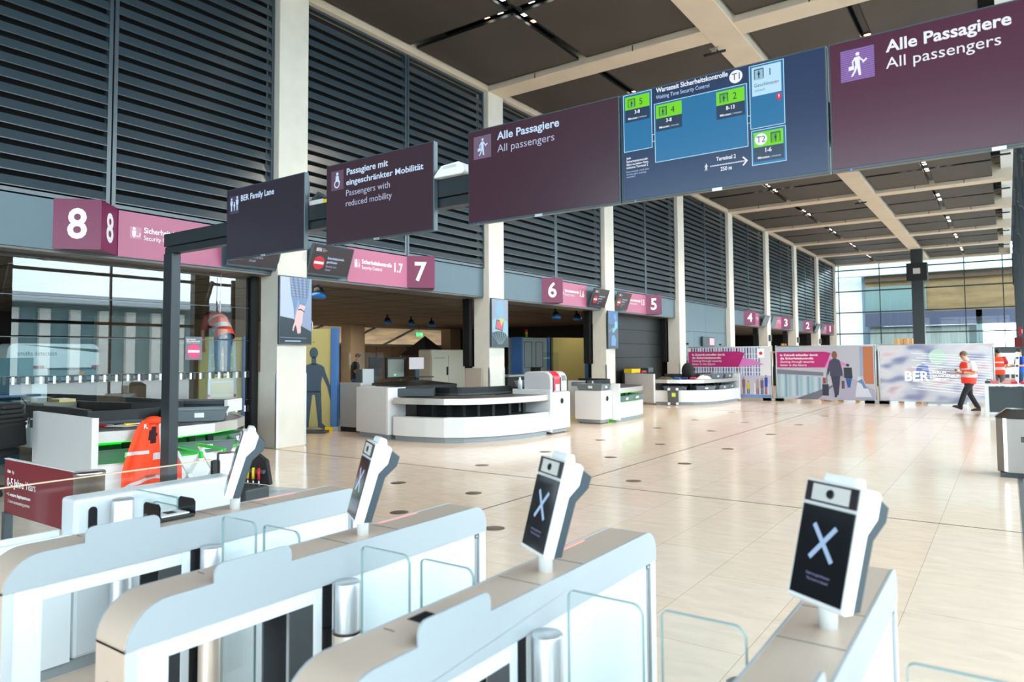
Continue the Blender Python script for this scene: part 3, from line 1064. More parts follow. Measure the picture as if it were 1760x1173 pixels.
P.text('250 m', -1.297, 2.636, .021, s_white, .064, True)
P.nxt()
walker(P, -1.38, 2.67, .042, s_white, case=False)
for i, (s_, w_, bd) in enumerate((('Jede', .03, 1), ('Sicherheitskontrolle', .142, 1), ('führt zu jedem Gate,', .146, 1), ('inklusive Terminal 2', .142, 1), ('Every security check leads', .148, 0), ('to every gate, including', .13, 0), ('terminal 2', .058, 0))):
    y = (2.803, 2.782, 2.763, 2.744, 2.720, 2.704, 2.688)[i]
    P.text(s_, -1.881, y - .004, .0125 if bd else .010, s_white if bd else s_text, w_, bool(bd))
P.flush()

# things lying on the gantry beam
t = thing('access_point', 'white ribbed radio box on the gantry beam right of the wheelchair screen', 'radio box', (-3.32, 4.0, 2.925))
obj('body', B().prism([(-.15, 0), (.13, 0), (.15, .02), (.13, .07), (.09, .095), (-.07, .085), (-.13, .03)], .2, 'y', -.1), whitep, t, .01)
obj('vent', B().box(-.05, .08, -.103, -.098, .055, .075).box(.02, .1, .098, .103, .04, .07), lgrey, t)
t = thing('access_point', 'small grey radio box with yellow cap on the beam between the first two screens', 'radio box', (-4.85, 4.0, 2.925))
obj('body', B().box(-.12, .06, -.04, .05, 0, .045), lgrey, t, .01)
obj('antenna', B().obox((-.06, 0, .075), .09, .04, .035, Matrix.Rotation(-.6, 3, 'Y')).obox((.0, 0, .09), .09, .03, .02, Matrix.Rotation(.5, 3, 'Y')), dgrey, t)
obj('cap', B().box(.06, .11, -.035, .045, 0, .04), yel, t, .01, label='yellow cap')
obj('cable', B().tube([(-.11, 0, .03), (-.14, 0, .06), (-.17, 0, .01)], .005, 6), black, t)

# ---------------------------------------------------------------- lane signs on the left wall
num_l = {8: 'nearest the camera', 7: 'above the second lane', 6: 'above the third lane', 5: 'above the shuttered lane', 4: 'in the far half', 3: 'in the far half', 2: 'near the far end', 1: 'at the far end'}
stop_red = mat('stop_red', rgb(205, 25, 45), .4, emit=EM * .5, ecol=rgb(205, 25, 45))
dispm = scr('lane_display_dark', 44, 38, 44)
dispb = mat('lane_display_off', (0.03, 0.05, 0.065), .3)
for num in range(8, 0, -1):
    k = {8: -1, 7: 0, 6: 1, 5: 2, 4: 4, 3: 5, 2: 6, 1: 7}[num]
    even = num % 2 == 0
    y = YK(k)
    wy0 = y + (2.70 if even else 3.46)
    wy1 = wy0 + .87
    wm = (wy0 + wy1) / 2
    XR, XB, z0, z1 = -10.34, -10.779, 3.135, 3.84
    t = thing('lane_number_sign', 'plum wedge-shaped sign with white number %d %s' % (num, num_l[num]), 'sign', (XB, wm, z0), 0, 'wedge number signs over the lanes')
    b = B(t.location)
    b.prism([(XB, wy0), (XR, wm), (XB, wy1)], z1 - z0, 'z', z0)
    obj('wedge_body', b, plum, t)
    for a, c in (((XB, wy0), (XR, wm)), ((XR, wm), (XB, wy1))):
        u = Vector((c[0] - a[0], c[1] - a[1], 0))
        L = u.length
        P = Panel(t, (a[0], a[1], z0), u, (0, 0, 1))
        P.text(str(num), L / 2, .16, .40, txt, None, True, 'c', part='number')
        P.flush()
    py0, py1 = (wy1, wy1 + 1.68) if even else (wy0 - 1.71, wy0)
    t = thing('lane_name_sign', 'pink sign reading Sicherheitskontrolle 1.%d beside the number %d wedge' % (num, num), 'sign', (XB, (py0 + py1) / 2, z0), 0, 'pink lane name signs')
    obj('plate', B(t.location).box(XB, XB + .012, py0, py1, 3.13, 3.82), pink, t)
    P = Panel(t, (XB + .012, py0, z0), (0, 1, 0))
    Wd = py1 - py0
    P.rect(.1 * Wd, .29, .1 * Wd + .17, .47, mat('sign_icon_tile', rgb(196, 130, 158), .4), 'icon_tile', 1)
    P.disc(.1 * Wd + .06, .44, .022, txt, 'pictogram', 2)
    P.poly([(.1 * Wd + .03, .41), (.1 * Wd + .09, .41), (.1 * Wd + .085, .33), (.1 * Wd + .06, .30), (.1 * Wd + .035, .33)], txt, 'pictogram', 2)
    P.line([(.1 * Wd + .10, .33), (.1 * Wd + .15, .33), (.1 * Wd + .15, .38)], .014, txt, 'pictogram', 2)
    P.text('Sicherheitskontrolle', .225 * Wd, .395, .082, txt, .50 * Wd, True)
    P.text('Security Control', .225 * Wd, .285, .07, txt, .33 * Wd)
    P.text('1.%d' % num, .77 * Wd, .31, .19, txt, .15 * Wd, True)
    P.flush()
    # slanted display, dark, leaning out at the top
    dy0, dy1 = (wy1 + 1.70, wy1 + 2.70) if even else (y + .66, y + 1.66)
    on = num >= 5
    t = thing('lane_display', 'tilted dark display %s beside the lane 1.%d sign' % ('showing a red no-entry disc' if on else 'switched off', num), 'display', (-10.55, (dy0 + dy1) / 2, 3.45), 0, 'tilted closed-lane displays')
    ti = math.radians(20)
    vz = Vector((math.sin(ti), 0, math.cos(ti)))
    Rm = Matrix(((math.cos(ti), 0, math.sin(ti)), (0, 1, 0), (-math.sin(ti), 0, math.cos(ti))))
    obj('housing', B().obox((-.03, 0, 0), .05, dy1 - dy0, .60, Rm), bezel, t, .005)
    obj('bracket', B().box(-.22, -.05, -.2, .2, -.1, .1), darkst, t)
    P = Panel(t, Vector(t.location) + Rm @ Vector((-.004, -(dy1 - dy0) / 2, -.30)), (0, 1, 0), vz)
    P.rect(.02, .025, dy1 - dy0 - .02, .585, dispm if on else dispb, 'display', 1)
    if on:
        P.disc(.22, .24, .13, scr('no_entry_red', 208, 34, 50), 'no_entry_disc', 2)
        P.rect(.11, .215, .33, .265, s_white, 'no_entry_disc', 3)
        P.text('Sicherheitskontrolle', .40, .33, .045, s_text, .40, True)
        P.text('geschlossen', .40, .255, .045, s_text, .25, True)
        P.text('Security lane', .40, .17, .042, s_thin, .26)
        P.text('closed', .40, .105, .042, s_thin, .125)
        P.text('BER', .10, .46, .062, s_white, .13, True)
        for i, s_ in enumerate(('BERLIN', 'BRANDENBURG', 'AIRPORT')):
            P.text(s_, .245, .505 - i * .024, .013, s_white, (.06, .115, .07)[i])
    P.flush()

# ---------------------------------------------------------------- upright screens on the columns
def column_screen(k, label):
    y = YK(k)
    t = thing('column_screen', label, 'screen', (-10.5, y + .32, 1.86), 0, 'upright screens on the concrete columns')
    o = tuple(t.location)
    obj('housing', B(o).box(-10.565, -10.515, y - .03, y + .68, 1.845, 3.075), bezel, t, .004)
    obj('wall_mount', B(o).box(-10.61, -10.565, y + .12, y + .5, 2.2, 2.7), darkst, t)
    obj('cable', B(o).tube([(-10.58, y + .68, 2.35), (-10.58, y + .75, 2.25), (-10.58, y + .74, 2.12), (-10.58, y + .66, 2.08)], .008, 6), whitep, t)
    P = Panel(t, (-10.515, y - .03, 1.845), (0, 1, 0))
    return P
P = column_screen(0, 'upright screen on the nearest column showing a hand beside a checked shirt')
P.rect(.015, .02, .695, 1.21, scr('pic_wall', 150, 170, 205), 'display', 1)
P.poly([(.015, .02), (.695, .02), (.695, .24), (.42, .36), (.3, .46), (.015, .52)], scr('pic_trousers', 24, 48, 58), 'picture', 2)
P.poly([(.015, .50), (.31, .46), (.30, .66), (.24, .9), (.21, 1.21), (.015, 1.21)], scr('pic_tshirt', 196, 214, 246), 'picture', 3)
P.poly([(.21, 1.21), (.66, 1.21), (.62, .86), (.55, .68), (.46, .64), (.40, .84), (.34, .62), (.33, .46), (.30, .66), (.24, .9)], scr('pic_shirt_blue', 110, 150, 192), 'picture', 3)
for i in range(8):
    x = .235 + i * .05
    P.line([(x, 1.2), (x + .03 + (.05 - i * .012), .86)], .012, scr('pic_check_%s' % ('a' if i % 2 else 'b'), *((56, 92, 140) if i % 2 else (222, 168, 150))), 'picture', 4)
for i in range(7):
    yv = 1.17 - i * .05
    P.line([(.225 + i * .004, yv), (.64 - i * .004, yv - .01)], .008, scr('pic_check_a', 56, 92, 140), 'picture', 4.5)
sk = scr('pic_skin', 246, 208, 206)
P.poly([(.44, .73), (.56, .70), (.52, .60), (.505, .56), (.49, .40), (.46, .34), (.46, .22), (.44, .19), (.42, .22), (.41, .19), (.385, .20), (.37, .28), (.345, .36), (.315, .30), (.30, .24), (.275, .25), (.285, .32), (.325, .42), (.34, .52), (.37, .62)], sk, 'picture', 5)
P.line([(.40, .63), (.45, .64), (.53, .60)], .02, scr('pic_strap', 30, 26, 40), 'picture', 6)
P.line([(.02, .125), (.58, .115)], .008, scr('pic_line', 150, 180, 200), 'picture', 4)
P.rect(.12, .05, .46, .07, scr('pic_line2', 200, 216, 240), 'picture', 4)
P.flush()
P = column_screen(1, 'upright screen on the second column showing a tray with a red tablet')
P.rect(.015, .02, .695, 1.21, scr('pic2_bg', 150, 168, 188), 'display', 1)
P.disc(.36, .95, .17, scr('pic2_blue', 130, 184, 216), 'picture', 2, ry=.25)
P.poly([(.02, .36), (.69, .30), (.69, .62), (.60, .68), (.12, .72), (.02, .66)], scr('pic2_tray', 150, 200, 220), 'picture', 2)
P.poly([(.14, .46), (.46, .40), (.50, .64), (.20, .70)], scr('pic2_dark', 34, 54, 66), 'picture', 3)
P.poly([(.17, .48), (.44, .43), (.47, .62), (.22, .67)], scr('pic2_red', 226, 70, 92), 'picture', 4)
P.poly([(.30, .74), (.52, .72), (.41, .52)], scr('pic2_yel', 216, 206, 64), 'picture', 5)
P.poly([(.02, .02), (.69, .02), (.69, .24), (.60, .34), (.42, .40), (.22, .40), (.02, .36)], scr('pic2_slate', 40, 62, 72), 'picture', 3)
for i in range(7):
    a = -.62 + i * .2
    P.line([(.36 + math.sin(a) * .12, .08), (.36 + math.sin(a) * .52, .38 - abs(a) * .12)], .013, scr('pic2_rod', 150, 176, 184), 'picture', 4)
P.flush()
P = column_screen(2, 'upright screen on the third column with a blue picture of a reaching figure')
P.rect(.015, .02, .695, 1.21, scr('pic3_bg', 8, 44, 84), 'display', 1)
P.rect(.015, .80, .695, 1.21, scr('pic3_top', 10, 92, 160), 'picture', 2)
P.disc(.48, 1.05, .09, scr('pic3_glow', 30, 150, 226), 'picture', 3)
P.poly([(.30, .62), (.44, .70), (.46, .86), (.56, .92), (.66, .86), (.66, .70), (.48, .60), (.36, .52), (.28, .54)], scr('pic3_fig', 110, 196, 240), 'picture', 3)
P.poly([(.2, .1), (.5, .08), (.55, .3), (.42, .44), (.24, .42)], scr('pic3_low', 70, 150, 214), 'picture', 3)
P.line([(.05, .55), (.34, .68)], .015, scr('pic3_fig', 110, 196, 240), 'picture', 3)
P.line([(.52, .92), (.56, 1.02)], .03, scr('pic3_skin', 216, 160, 150), 'picture', 4)
P.flush()
# small speaker boxes on the far columns
for k, n_ in ((5, 'third from the far end'), (6, 'second from the far end'), (7, 'nearest the far end')):
    tag(obj('wall_box', B((-10.56, YK(k) + .32, 2.5)).box(-10.61, -10.52, YK(k) + .14, YK(k) + .5, 2.36, 2.7), dgrey, None, .02), 'small dark box on a far concrete column, %s' % n_, 'wall box').location = (-10.56, YK(k) + .32, 2.5)
t = thing('door_sign', 'small dark hanging sign with pink field on the panelled wall between two doors', 'sign', (-10.72, 30.1, 2.0))
obj('plate', B().box(-.02, .02, -.75, .75, 0, .42), dgrey, t)
obj('pink_field', B().box(.021, .025, .1, .68, .06, .36), mat('pale_pink', rgb(226, 170, 186), .5, emit=.15 * EM), t)
obj('arm', B().box(-.09, -.02, -.1, .1, .15, .25), dgrey, t)
# ================================================================ ACCESS GATES
GY0, GY1, GH, GW = 1.0, 2.64, .90, .085
def arc(cx, cy, r, a0, a1, n=8):
    return [(cx + r * math.cos(math.radians(a0 + (a1 - a0) * i / n)), cy + r * math.sin(math.radians(a0 + (a1 - a0) * i / n))) for i in range(n + 1)]

def make_gate():
    t = thing('access_gate', 'g', 'access gate', (0, 0, 0), 0, 'row of access gates')
    # brushed steel cover bent over the top and down both ends
    ro = .125
    outer = [(GY0, .785)] + arc(GY0 + ro, GH - ro, ro, 180, 90) + arc(GY1 - .085, GH - .085, .085, 90, 0) + [(GY1, .785)]
    ri = ro - .02
    inner = [(GY1 - .02, .785)] + arc(GY1 - .085, GH - .085, .065, 0, 90) + arc(GY0 + ro, GH - ro, ri, 90, 180) + [(GY0 + .02, .785)]
    b = B()
    no = len(outer)
    for x0, x1 in ((-GW + .004, GW - .004),):
        vs, fs = [], []
        inn = inner[::-1]
        for x in (x0, x1):
            for (p, q) in zip(outer, inn):
                vs += [(x, p[0], p[1]), (x, q[0], q[1])]
        m = 2 * no
        for i in range(no - 1):
            a = 2 * i
            fs += [(a, a + 2, m + a + 2, m + a), (a + 1, m + a + 1, m + a + 3, a + 3), (a, a + 1, a + 3, a + 2), (m + a, m + a + 2, m + a + 3, m + a + 1)]
        b.add(vs, fs)
        # smooth across the bends
        b.sm = [True] * len(b.sm)
    o = obj('top_cover', b, gatest, t)
    md = o.modifiers.new('edges', 'EDGE_SPLIT')
    md.split_angle = math.radians(30)
    b = B().box(-GW + .004, GW - .004, GY0, GY0 + .02, 0, .782)
    e = obj('end_panel', b, gatest, t)
    obj('indicator_slit', B().box(-.012, -.004, GY0 - .002, GY0, .55, .68), dgrey, e)
    obj('end_panel', B().box(-GW + .004, GW - .004, GY1 - .02, GY1, 0, .782), gatest, t)
    for q in (1.81, 2.07):
        obj('cover_seam', B().box(-GW + .006, GW - .006, q - .0012, q + .0012, GH, GH + .0008), dgrey, t)
    sl = obj('ticket_slot', B().m(blackm).box(-.061, -.001, 1.38, 1.452, GH, GH + .001).m(smoked).box(-.055, -.007, 1.386, 1.446, GH + .001, GH + .0016), None, t)
    obj('feed_slit', B().box(-.066, -.03, 1.30, 1.303, GH, GH + .001), dgrey, t)
    for sgn in (-1, 1):
        x0, x1 = (GW - .004, GW + .003) if sgn > 0 else (-GW - .003, -GW + .004)
        pts = [(GY0 + .002, .78)] + arc(GY0 + ro, GH - ro + .002, ro - .002, 180, 90) + arc(GY1 - .085, GH - .085 + .002, .085, 90, 0) + [(GY1, .78)]
        b = B().prism(pts, x1 - x0, 'x', x0)
        obj('glass_band', b, frost, t)
        # lower white back-glass with its window
        xa, xb = (GW - .016, GW - .006) if sgn > 0 else (-GW + .006, -GW + .016)
        b = B()
        b.box(xa, xb, 1.035, 1.13, .07, .782).box(xa, xb, 1.65, 1.69, .07, .782).box(xa, xb, 1.13, 1.65, .725, .782).box(xa, xb, 1.13, 1.65, .07, .20)
        obj('window_panel', b, lit, t, .004)
        obj('sensor_window', B().box(xa + .001, xb - .001, 1.555, 1.65, .2, .725), mat('sensor_grey', (.05, .055, .06), .3), t)
        obj('back_panel', B().box(xa, xb, 1.735, 2.563, .07, .782), lit, t, .004)
        obj('sensor_slot', B().box(xa - .002, xb - .002, 1.69, 1.735, .07, .782), smoked, t)
        b = B().box(xa - .002, xb - .002, 2.563, 2.59, .07, .775)
        b.ball((xb if sgn > 0 else xa, 2.576, .765), .008)
        obj('edge_slot', b, mat('slot_steel', (.32, .36, .38), .4, .5), t)
        for ea, eb in ((1.004, 1.033), (2.592, 2.637)):
            obj('edge_profile', B().box(xa, xb + .006 if sgn > 0 else xb, ea, eb, 0, .78), mat('edge_alu', (.66, .70, .73), .35, .3), t)
        obj('plinth', B().box(xa - .01, xb, 1.03, 2.6, 0, .07), plinth, t)
        # pivot post and glass flap
        px = sgn * (GW + .055)
        b = B().lathe((px, 1.75, .62), [(.047, 0), (.047, .165), (.044, .17), (0, .17)], 24)
        b.m(gatest)
        b.mats = [mat('pivot_alu', (.55, .58, .60), .3, .6)]
        b.mi = [0] * len(b.mi)
        pv = obj('pivot_post', b, None, t)
        obj('pivot_sleeve', B().lathe((px, 1.75, 0), [(.050, 0), (.050, .61), (.046, .612), (.046, .618)], 24), gatest, pv)
        obj('pivot_seal', B().lathe((px, 1.75, .612), [(.0515, 0), (.0515, .007)], 24), black, pv)
        xa, xb = (GW + .125, GW + .355) if sgn > 0 else (-GW - .27, -GW - .05)
        r = .03
        pts = [(xa, .1)] + arc(xa + r * .6, .925 - r * .6, r * .6, 180, 90, 5) + arc(xb - r, .925 - r, r, 90, 0, 6) + [(xb, .1)]
        y = 1.75
        fl = obj('glass_flap', B().prism(pts, .010, 'y', y), glass, t)
        rim = B()
        for (p, q) in zip(pts[:-1], pts[1:]):
            rim.bar((p[0], y + .005, p[1]), (q[0], y + .005, q[1]), .0026, .0104, (0, 1, 0))
        obj('flap_edge', rim, mat('flap_rim', (.27, .38, .38), .2), fl)
    # raised glass guard beside the slot, right side only
    pts = [(1.265, GH)] + arc(1.265 + .03, .957 - .03, .03, 180, 90, 5) + arc(1.55 - .03, .957 - .03, .03, 90, 0, 5) + [(1.55, GH)]
    obj('glass_guard', B().prism(pts, .007, 'x', GW - .004), frost, t)
    obj('light_strip', B().box(-GW + .012, -GW + .022, 2.10, 2.335, GH, GH + .0012), mat('soft_red_strip', rgb(250, 170, 150), .4, emit=.4 * EM, ecol=rgb(255, 120, 96)), t)
    return t

def make_terminal(g):
    """face scanner on a stub, leaning back; a part of its gate with its own pieces"""
    ti, ya = math.radians(14.8), math.radians(32.1)
    xr = Vector((math.cos(ya), -math.sin(ya), 0))
    bk = Vector((math.sin(ya), math.cos(ya), 0))
    up = bk * math.sin(ti) + Vector((0, 0, math.cos(ti)))
    nf = -bk * math.cos(ti) + Vector((0, 0, math.sin(ti)))
    base = Vector((-.009, 1.896, .967))
    def Q(x, tt, s):
        return base + xr * x * 1.18 + up * tt - nf * s
    def slab(b, prof, x0, x1):
        n = len(prof)
        vs = [Q(x0, a, c) for a, c in prof] + [Q(x1, a, c) for a, c in prof]
        b.add(vs, [list(range(n)), list(range(n, 2 * n))[::-1]] + [(i, n + i, n + (i + 1) % n, (i + 1) % n) for i in range(n)])
        return b
    L = .304
    b = slab(B(), [(0, 0), (-.004, .010), (.002, .036), (.195, .043), (.238, .070), (L - .008, .072), (L, .06), (L, .004)], -.076, .076)
    slab(b, [(L, .02), (L + .022, .024), (L + .024, .05), (L - .002, .06)], -.045, .045)
    h = obj('scanner_terminal', b, whitep, g, .004)
    obj('back_shell', slab(B(), [(.004, .034), (.010, .066), (.185, .074), (.236, .108), (L - .03, .110), (L - .012, .070), (.24, .066), (.197, .040)], -.070, .070), mat('shell_slate', (.045, .065, .078), .4), h, .003)
    obj('neck', B().tube([(.016, 1.938, GH), (.016, 1.938, 1.03)], .023, 20), whitep, h)
    obj('screen', slab(B(), [(.010, -.0015), (.010, .004), (.238, .004), (.238, -.0015)], -.069, .069), smoked, h)
    cb = B()
    cb.m(mat('camera_bar_black', (.03, .025, .03), .25))
    slab(cb, [(.247, -.0015), (.247, .004), (.299, .004), (.299, -.0015)], -.069, .069)
    cb.m(mat('light_field', (.62, .62, .60), .5))
    slab(cb, [(.252, -.0025), (.252, 0), (.294, 0), (.294, -.0025)], -.050, .050)
    obj('camera_bar', cb, None, h)
    c = Q(0, .273, -.002)
    obj('lens', B().tube([c, c + nf * .004], [.0125, .0105], 20), smoked, h)
    P = Panel(h, Q(0, 0, -.0015), xr, up, .0004)
    P.base = Vector((0, 0, 0))
    xm = scr('screen_cross_blue', 164, 198, 236)
    for a in (1, -1):
        ax, ay = .031, .038
        P.line([(-ax, .150 - a * ay), (ax, .150 + a * ay)], .0125, xm, 'cross_symbol', 2 + (a > 0) * .3)
        for q in (-1, 1):
            P.disc(q * ax, .150 + q * a * ay, .0064, xm, 'cross_symbol', 2.6, 12)
    P.text('Gate ist geschlossen', 0, .066, .0062, scr('screen_dim_text', 120, 124, 160), .075, True, 'c')
    P.text('This lane is closed', 0, .053, .0062, scr('screen_dim_text', 120, 124, 160), .068, True, 'c')
    P.flush()
    return h

g4 = make_gate()
make_terminal(g4)
GX = [-.411, -1.259, -2.107, -2.955]
g4.location = (GX[0], 0, 0)
g4['label'] = 'steel-topped white access gate at the far right with the largest scanner screen'
g3 = dup(g4, (GX[1], 0, 0), None, 'steel-topped white access gate in the middle foreground with an open square slot')
g2 = dup(g4, (GX[2], 0, 0), None, 'steel-topped white access gate second from the left with glowing orange end strip')
g1 = dup(g4, (GX[3], 0, 0), None, 'leftmost steel-topped white access gate with a black document reader on top')
ep = [c for c in g2.children if c.name.startswith('end_panel')][0]
obj('indicator_light', B().box(-.013, -.003, GY0 - .004, GY0 - .0005, .545, .655), mat('orange_indicator', rgb(255, 120, 20), .4, emit=2.2 * EM, ecol=rgb(255, 96, 10)), ep, label='glowing orange indicator')

# low gate pedestal of the wide family lane
t = thing('wide_lane_gate', 'low white gate pedestal with black oval sensor left of the leftmost gate', 'access gate', (-4.04, 1.8, 0))
o_ = (-4.04, 1.8, 0)
obj('cabinet', B(o_).box(-4.12, -3.95, 1.69, 2.62, .06, .87), mat('gate_white', (.56, .61, .64), .3), t, .02)
obj('plinth', B(o_).box(-4.1, -3.97, 1.05, 2.6, 0, .06), plinth, t)
b = B(o_)
b.box(-3.97, -3.95, 1.03, 1.14, .06, .70).box(-3.97, -3.95, 1.5, 1.68, .06, .70).box(-3.97, -3.95, 1.14, 1.5, .60, .70).box(-3.97, -3.95, 1.14, 1.5, .06, .20)
b.box(-4.12, -4.10, 1.03, 1.14, .06, .70).box(-4.12, -4.10, 1.5, 1.68, .06, .70).box(-4.12, -4.10, 1.14, 1.5, .60, .70).box(-4.12, -4.10, 1.14, 1.5, .06, .20)
obj('window_frame', b, lit, t)
pts = arc(1.775, .80, .022, 0, 180, 8) + arc(1.775, .70, .022, 180, 360, 8)
obj('sensor', B(o_).prism(pts, .004, 'x', -3.95), smoked, t, label='black oval sensor')
obj('pivot_post', B(o_).lathe((-3.89, 1.9, 0), [(.055, 0), (.055, .84), (.05, .85), (0, .85)], 24), mat('pivot_alu', (.55, .58, .60), .3, .6), t)
fl = obj('glass_flap', B(o_).box(-3.83, -3.40, 1.92, 1.93, .1, .90), glass, t, .004)
obj('flap_edge', B(o_).box(-3.40, -3.395, 1.919, 1.931, .1, .90).box(-3.83, -3.40, 1.919, 1.931, .90, .905), mat('flap_rim', (.42, .58, .58), .2), fl)
t = thing('glass_rail', 'tall clear glass rail ending at a slim steel post beside the leftmost gate', 'glass rail', (-4.2, 2.1, 0))
o_ = (-4.2, 2.1, 0)
obj('pane', B(o_).box(-4.206, -4.194, 1.42, 2.60, .08, .94), glass, t)
obj('pane_edge', B(o_).box(-4.207, -4.193, 1.42, 2.60, .94, .946).box(-4.207, -4.193, 1.414, 1.42, .08, .946), mat('amber_glass_edge', (.70, .52, .36), .3), t)
obj('seal_strip', B(o_).box(-4.212, -4.188, 2.60, 2.63, .05, .94), black, t)
obj('post', B(o_).lathe((-4.2, 2.70, 0), [(.056, 0), (.056, .975), (.052, .982), (0, .982)], 28), steel, t)
t = thing('document_reader', 'black open-sided document reader with white plate on the leftmost gate', 'reader', (-3.0, 1.655, GH))
obj('tray', B().box(-.07, .06, -.07, .09, 0, .018), black, t, .005)
obj('plate', B().box(-.055, .05, -.055, .07, .018, .024), whitep, t, .002)
obj('card_slot', B().box(-.025, .02, -.01, .03, .024, .026), black, t)
smk = glass_mat('smoked_guard', (.12, .12, .13), 1.45)
for y in (-.07, .085):
    obj('side_guard', B().prism([(-.07, .01), (.06, .01), (.06, .065), (.045, .078), (-.055, .078), (-.07, .065)], .006, 'y', y), smk, t)
obj('back_guard', B().box(-.074, -.07, -.07, .09, .01, .085), glass, t)
# maroon family-lane barrier with its thick round post
t = thing('family_lane_barrier', 'maroon barrier panel reading 0-5 Jahre Years', 'barrier', (-6.35, 2.4, 0))
o_ = (-6.35, 2.4, 0)
obj('panel', B(o_).box(-7.02, -5.66, 2.39, 2.41, .33, .77), maroon, t, .004)
obj('top_rail', B(o_).box(-7.02, -5.66, 2.385, 2.415, .77, .778), lgrey, t)
obj('foot', B(o_).box(-7.0, -6.94, 2.37, 2.43, 0, .34), dgrey, t)
P = Panel(t, (-7.02, 2.39, .33))
P.text('Alter', .06, .335, .028, txt, .075, True)
P.text('Age', .15, .335, .028, txt, .05)
P.text('0-5 Jahre', .06, .23, .062, txt, .33, True)
P.text('Years', .42, .23, .062, txt, .19)
P.text('+ 3 weitere Begleitpersonen', .06, .15, .026, txt, .46, True)
P.text('3 other accompanying persons', .09, .095, .026, txt, .42)
P.flush()
tag(obj('barrier_post', B((-5.55, 2.4, 0)).lathe((-5.55, 2.4, 0), [(.098, 0), (.098, .775), (.102, .775), (.102, .79), (.095, .797), (0, .797)], 36), steel), 'thick polished round steel post at the end of the maroon panel', 'post').location = (-5.55, 2.4, 0)
for n_ in ('family_lane_barrier', 'barrier_post'):
    bpy.data.objects[n_].location.x += .15
# ================================================================ CHECK COUNTERS AND WHAT STANDS ON THEM
rollerm = mat('dark_roller_bed', (.10, .09, .085), .35, .3, noise=(4, .2, (1, 14, 1)))
bandst = mat('counter_steel_band', (.62, .60, .57), .34, .7, noise=(.9, .12))
def counter(label, A, ends, glow=False, back=.80, loc=None, barrier=True):
    """curved bag counter: white skirt, open shelf, steel band, roller bed and black guide wall"""
    A = [Vector((a[0], a[1], 0)) for a in A]
    o = tuple(loc or A[len(A) // 2])
    o = (o[0], o[1], 0)
    t = thing('bag_counter', label, 'counter', o, 0, 'curved bag counters in front of the lanes')
    P = [(a.x, a.y) for a in A]
    def off(d):
        b = B().wall(P, 0, 1, d)
        q = []
        for i in range(len(P)):
            q.append((b.v[4 * i + 2].x, b.v[4 * i + 2].y))
        return q
    obj('plinth', B(o).wall(off(.06), 0, .10, .08), plinth, t)
    obj('skirt', B(o).wall(P, .10, .455, .03), white, t)
    obj('skirt_rim', B(o).wall(P, .455, .475, .05), bandst, t)
    obj('shelf', B(o).wall(off(.05), .42, .45, .70), greenl if glow else dgrey, t)
    obj('shelf_back', B(o).wall(off(.74), .42, .71, .02), greenl if glow else blackm, t)
    obj('band', B(o).wall(P, .705, .82, .03), bandst, t)
    obj('roller_bed', B(o).wall(off(.03), .79, .815, back - .03), rollerm, t)
    if barrier:
        obj('guide_wall', B(o).wall(off(back), .82, .99, .06), black, t, .01)
        rl = B(o).wall(off(back - .006), .84, .87, .004)
        obj('guide_rail', rl, dgrey, t)
    if glow:
        obj('light_line', B(o).wall(off(.04), .69, .70, .3), greenl, t)
    for (x0, y0, x1, y1, h, side) in ends:
        d = Vector((x1 - x0, y1 - y0, 0))
        L = d.length
        m = Vector(((x0 + x1) / 2, (y0 + y1) / 2, (.06 + h) / 2))
        R = Matrix.Rotation(math.atan2(d.y, d.x), 3, 'Z')
        obj('end_panel', B(o).obox(m, L, .06, h - .06, R), lgrey if side else white, t, .004)
        obj('panel_edge', B(o).obox((x0 + d.x / L * .004, y0 + d.y / L * .004, m.z), .018, .064, h - .055, R), white, t)
    # shelf brackets in the open gap
    q = off(.35)
    for i in range(1, len(q) - 1):
        x, y = q[i]
        obj('bracket', B(o).box(x - .03, x + .03, y - .04, y + .04, .45, .70), black, t)
    return t

def make_tray(label, group):
    t = thing('security_tray', label, 'tray', (0, 0, 0), 0, group)
    b = B()
    a = [(-.30, -.21, 0), (.30, -.21, 0), (.30, .21, 0), (-.30, .21, 0)]
    c = [(-.34, -.25, .145), (.34, -.25, .145), (.34, .25, .145), (-.34, .25, .145)]
    d = [(x * .955, y * .95, z) for x, y, z in c]
    e = [(x * .98, y * .97, .012) for x, y, z in a]
    b.add(a + c + d + e, [(3, 2, 1, 0)] + [(i, (i + 1) % 4, 4 + (i + 1) % 4, 4 + i) for i in range(4)] + [(4 + i, 4 + (i + 1) % 4, 8 + (i + 1) % 4, 8 + i) for i in range(4)] + [(8 + i, 8 + (i + 1) % 4, 12 + (i + 1) % 4, 12 + i) for i in range(4)] + [(12, 13, 14, 15)])
    obj('tub', b, grey, t, .012)
    r = B()
    r.frame('z', .14, .012, -.352, .352, -.262, .262, .022)
    obj('rim', r, grey, t, .004)
    lb = B()
    lb.obox((.03, -.243, .08), .11, .002, .06, Matrix.Rotation(-.26, 3, 'X').inverted())
    obj('sticker', lb, txt, t, label='white sticker')
    lb = B()
    lb.obox((.335, 0, .08), .002, .10, .06, Matrix.Rotation(.26, 3, 'Y').inverted())
    obj('sticker', lb, txt, t, label='white sticker')
    return t
tray0 = None
def tray(x, y, z, rz, label, group):
    global tray0
    if tray0 is None:
        tray0 = make_tray(label, group)
        tray0.location, tray0.rotation_euler = (x, y, z), (0, 0, rz)
        return tray0
    return dup(tray0, (x, y, z), rz, label, group)

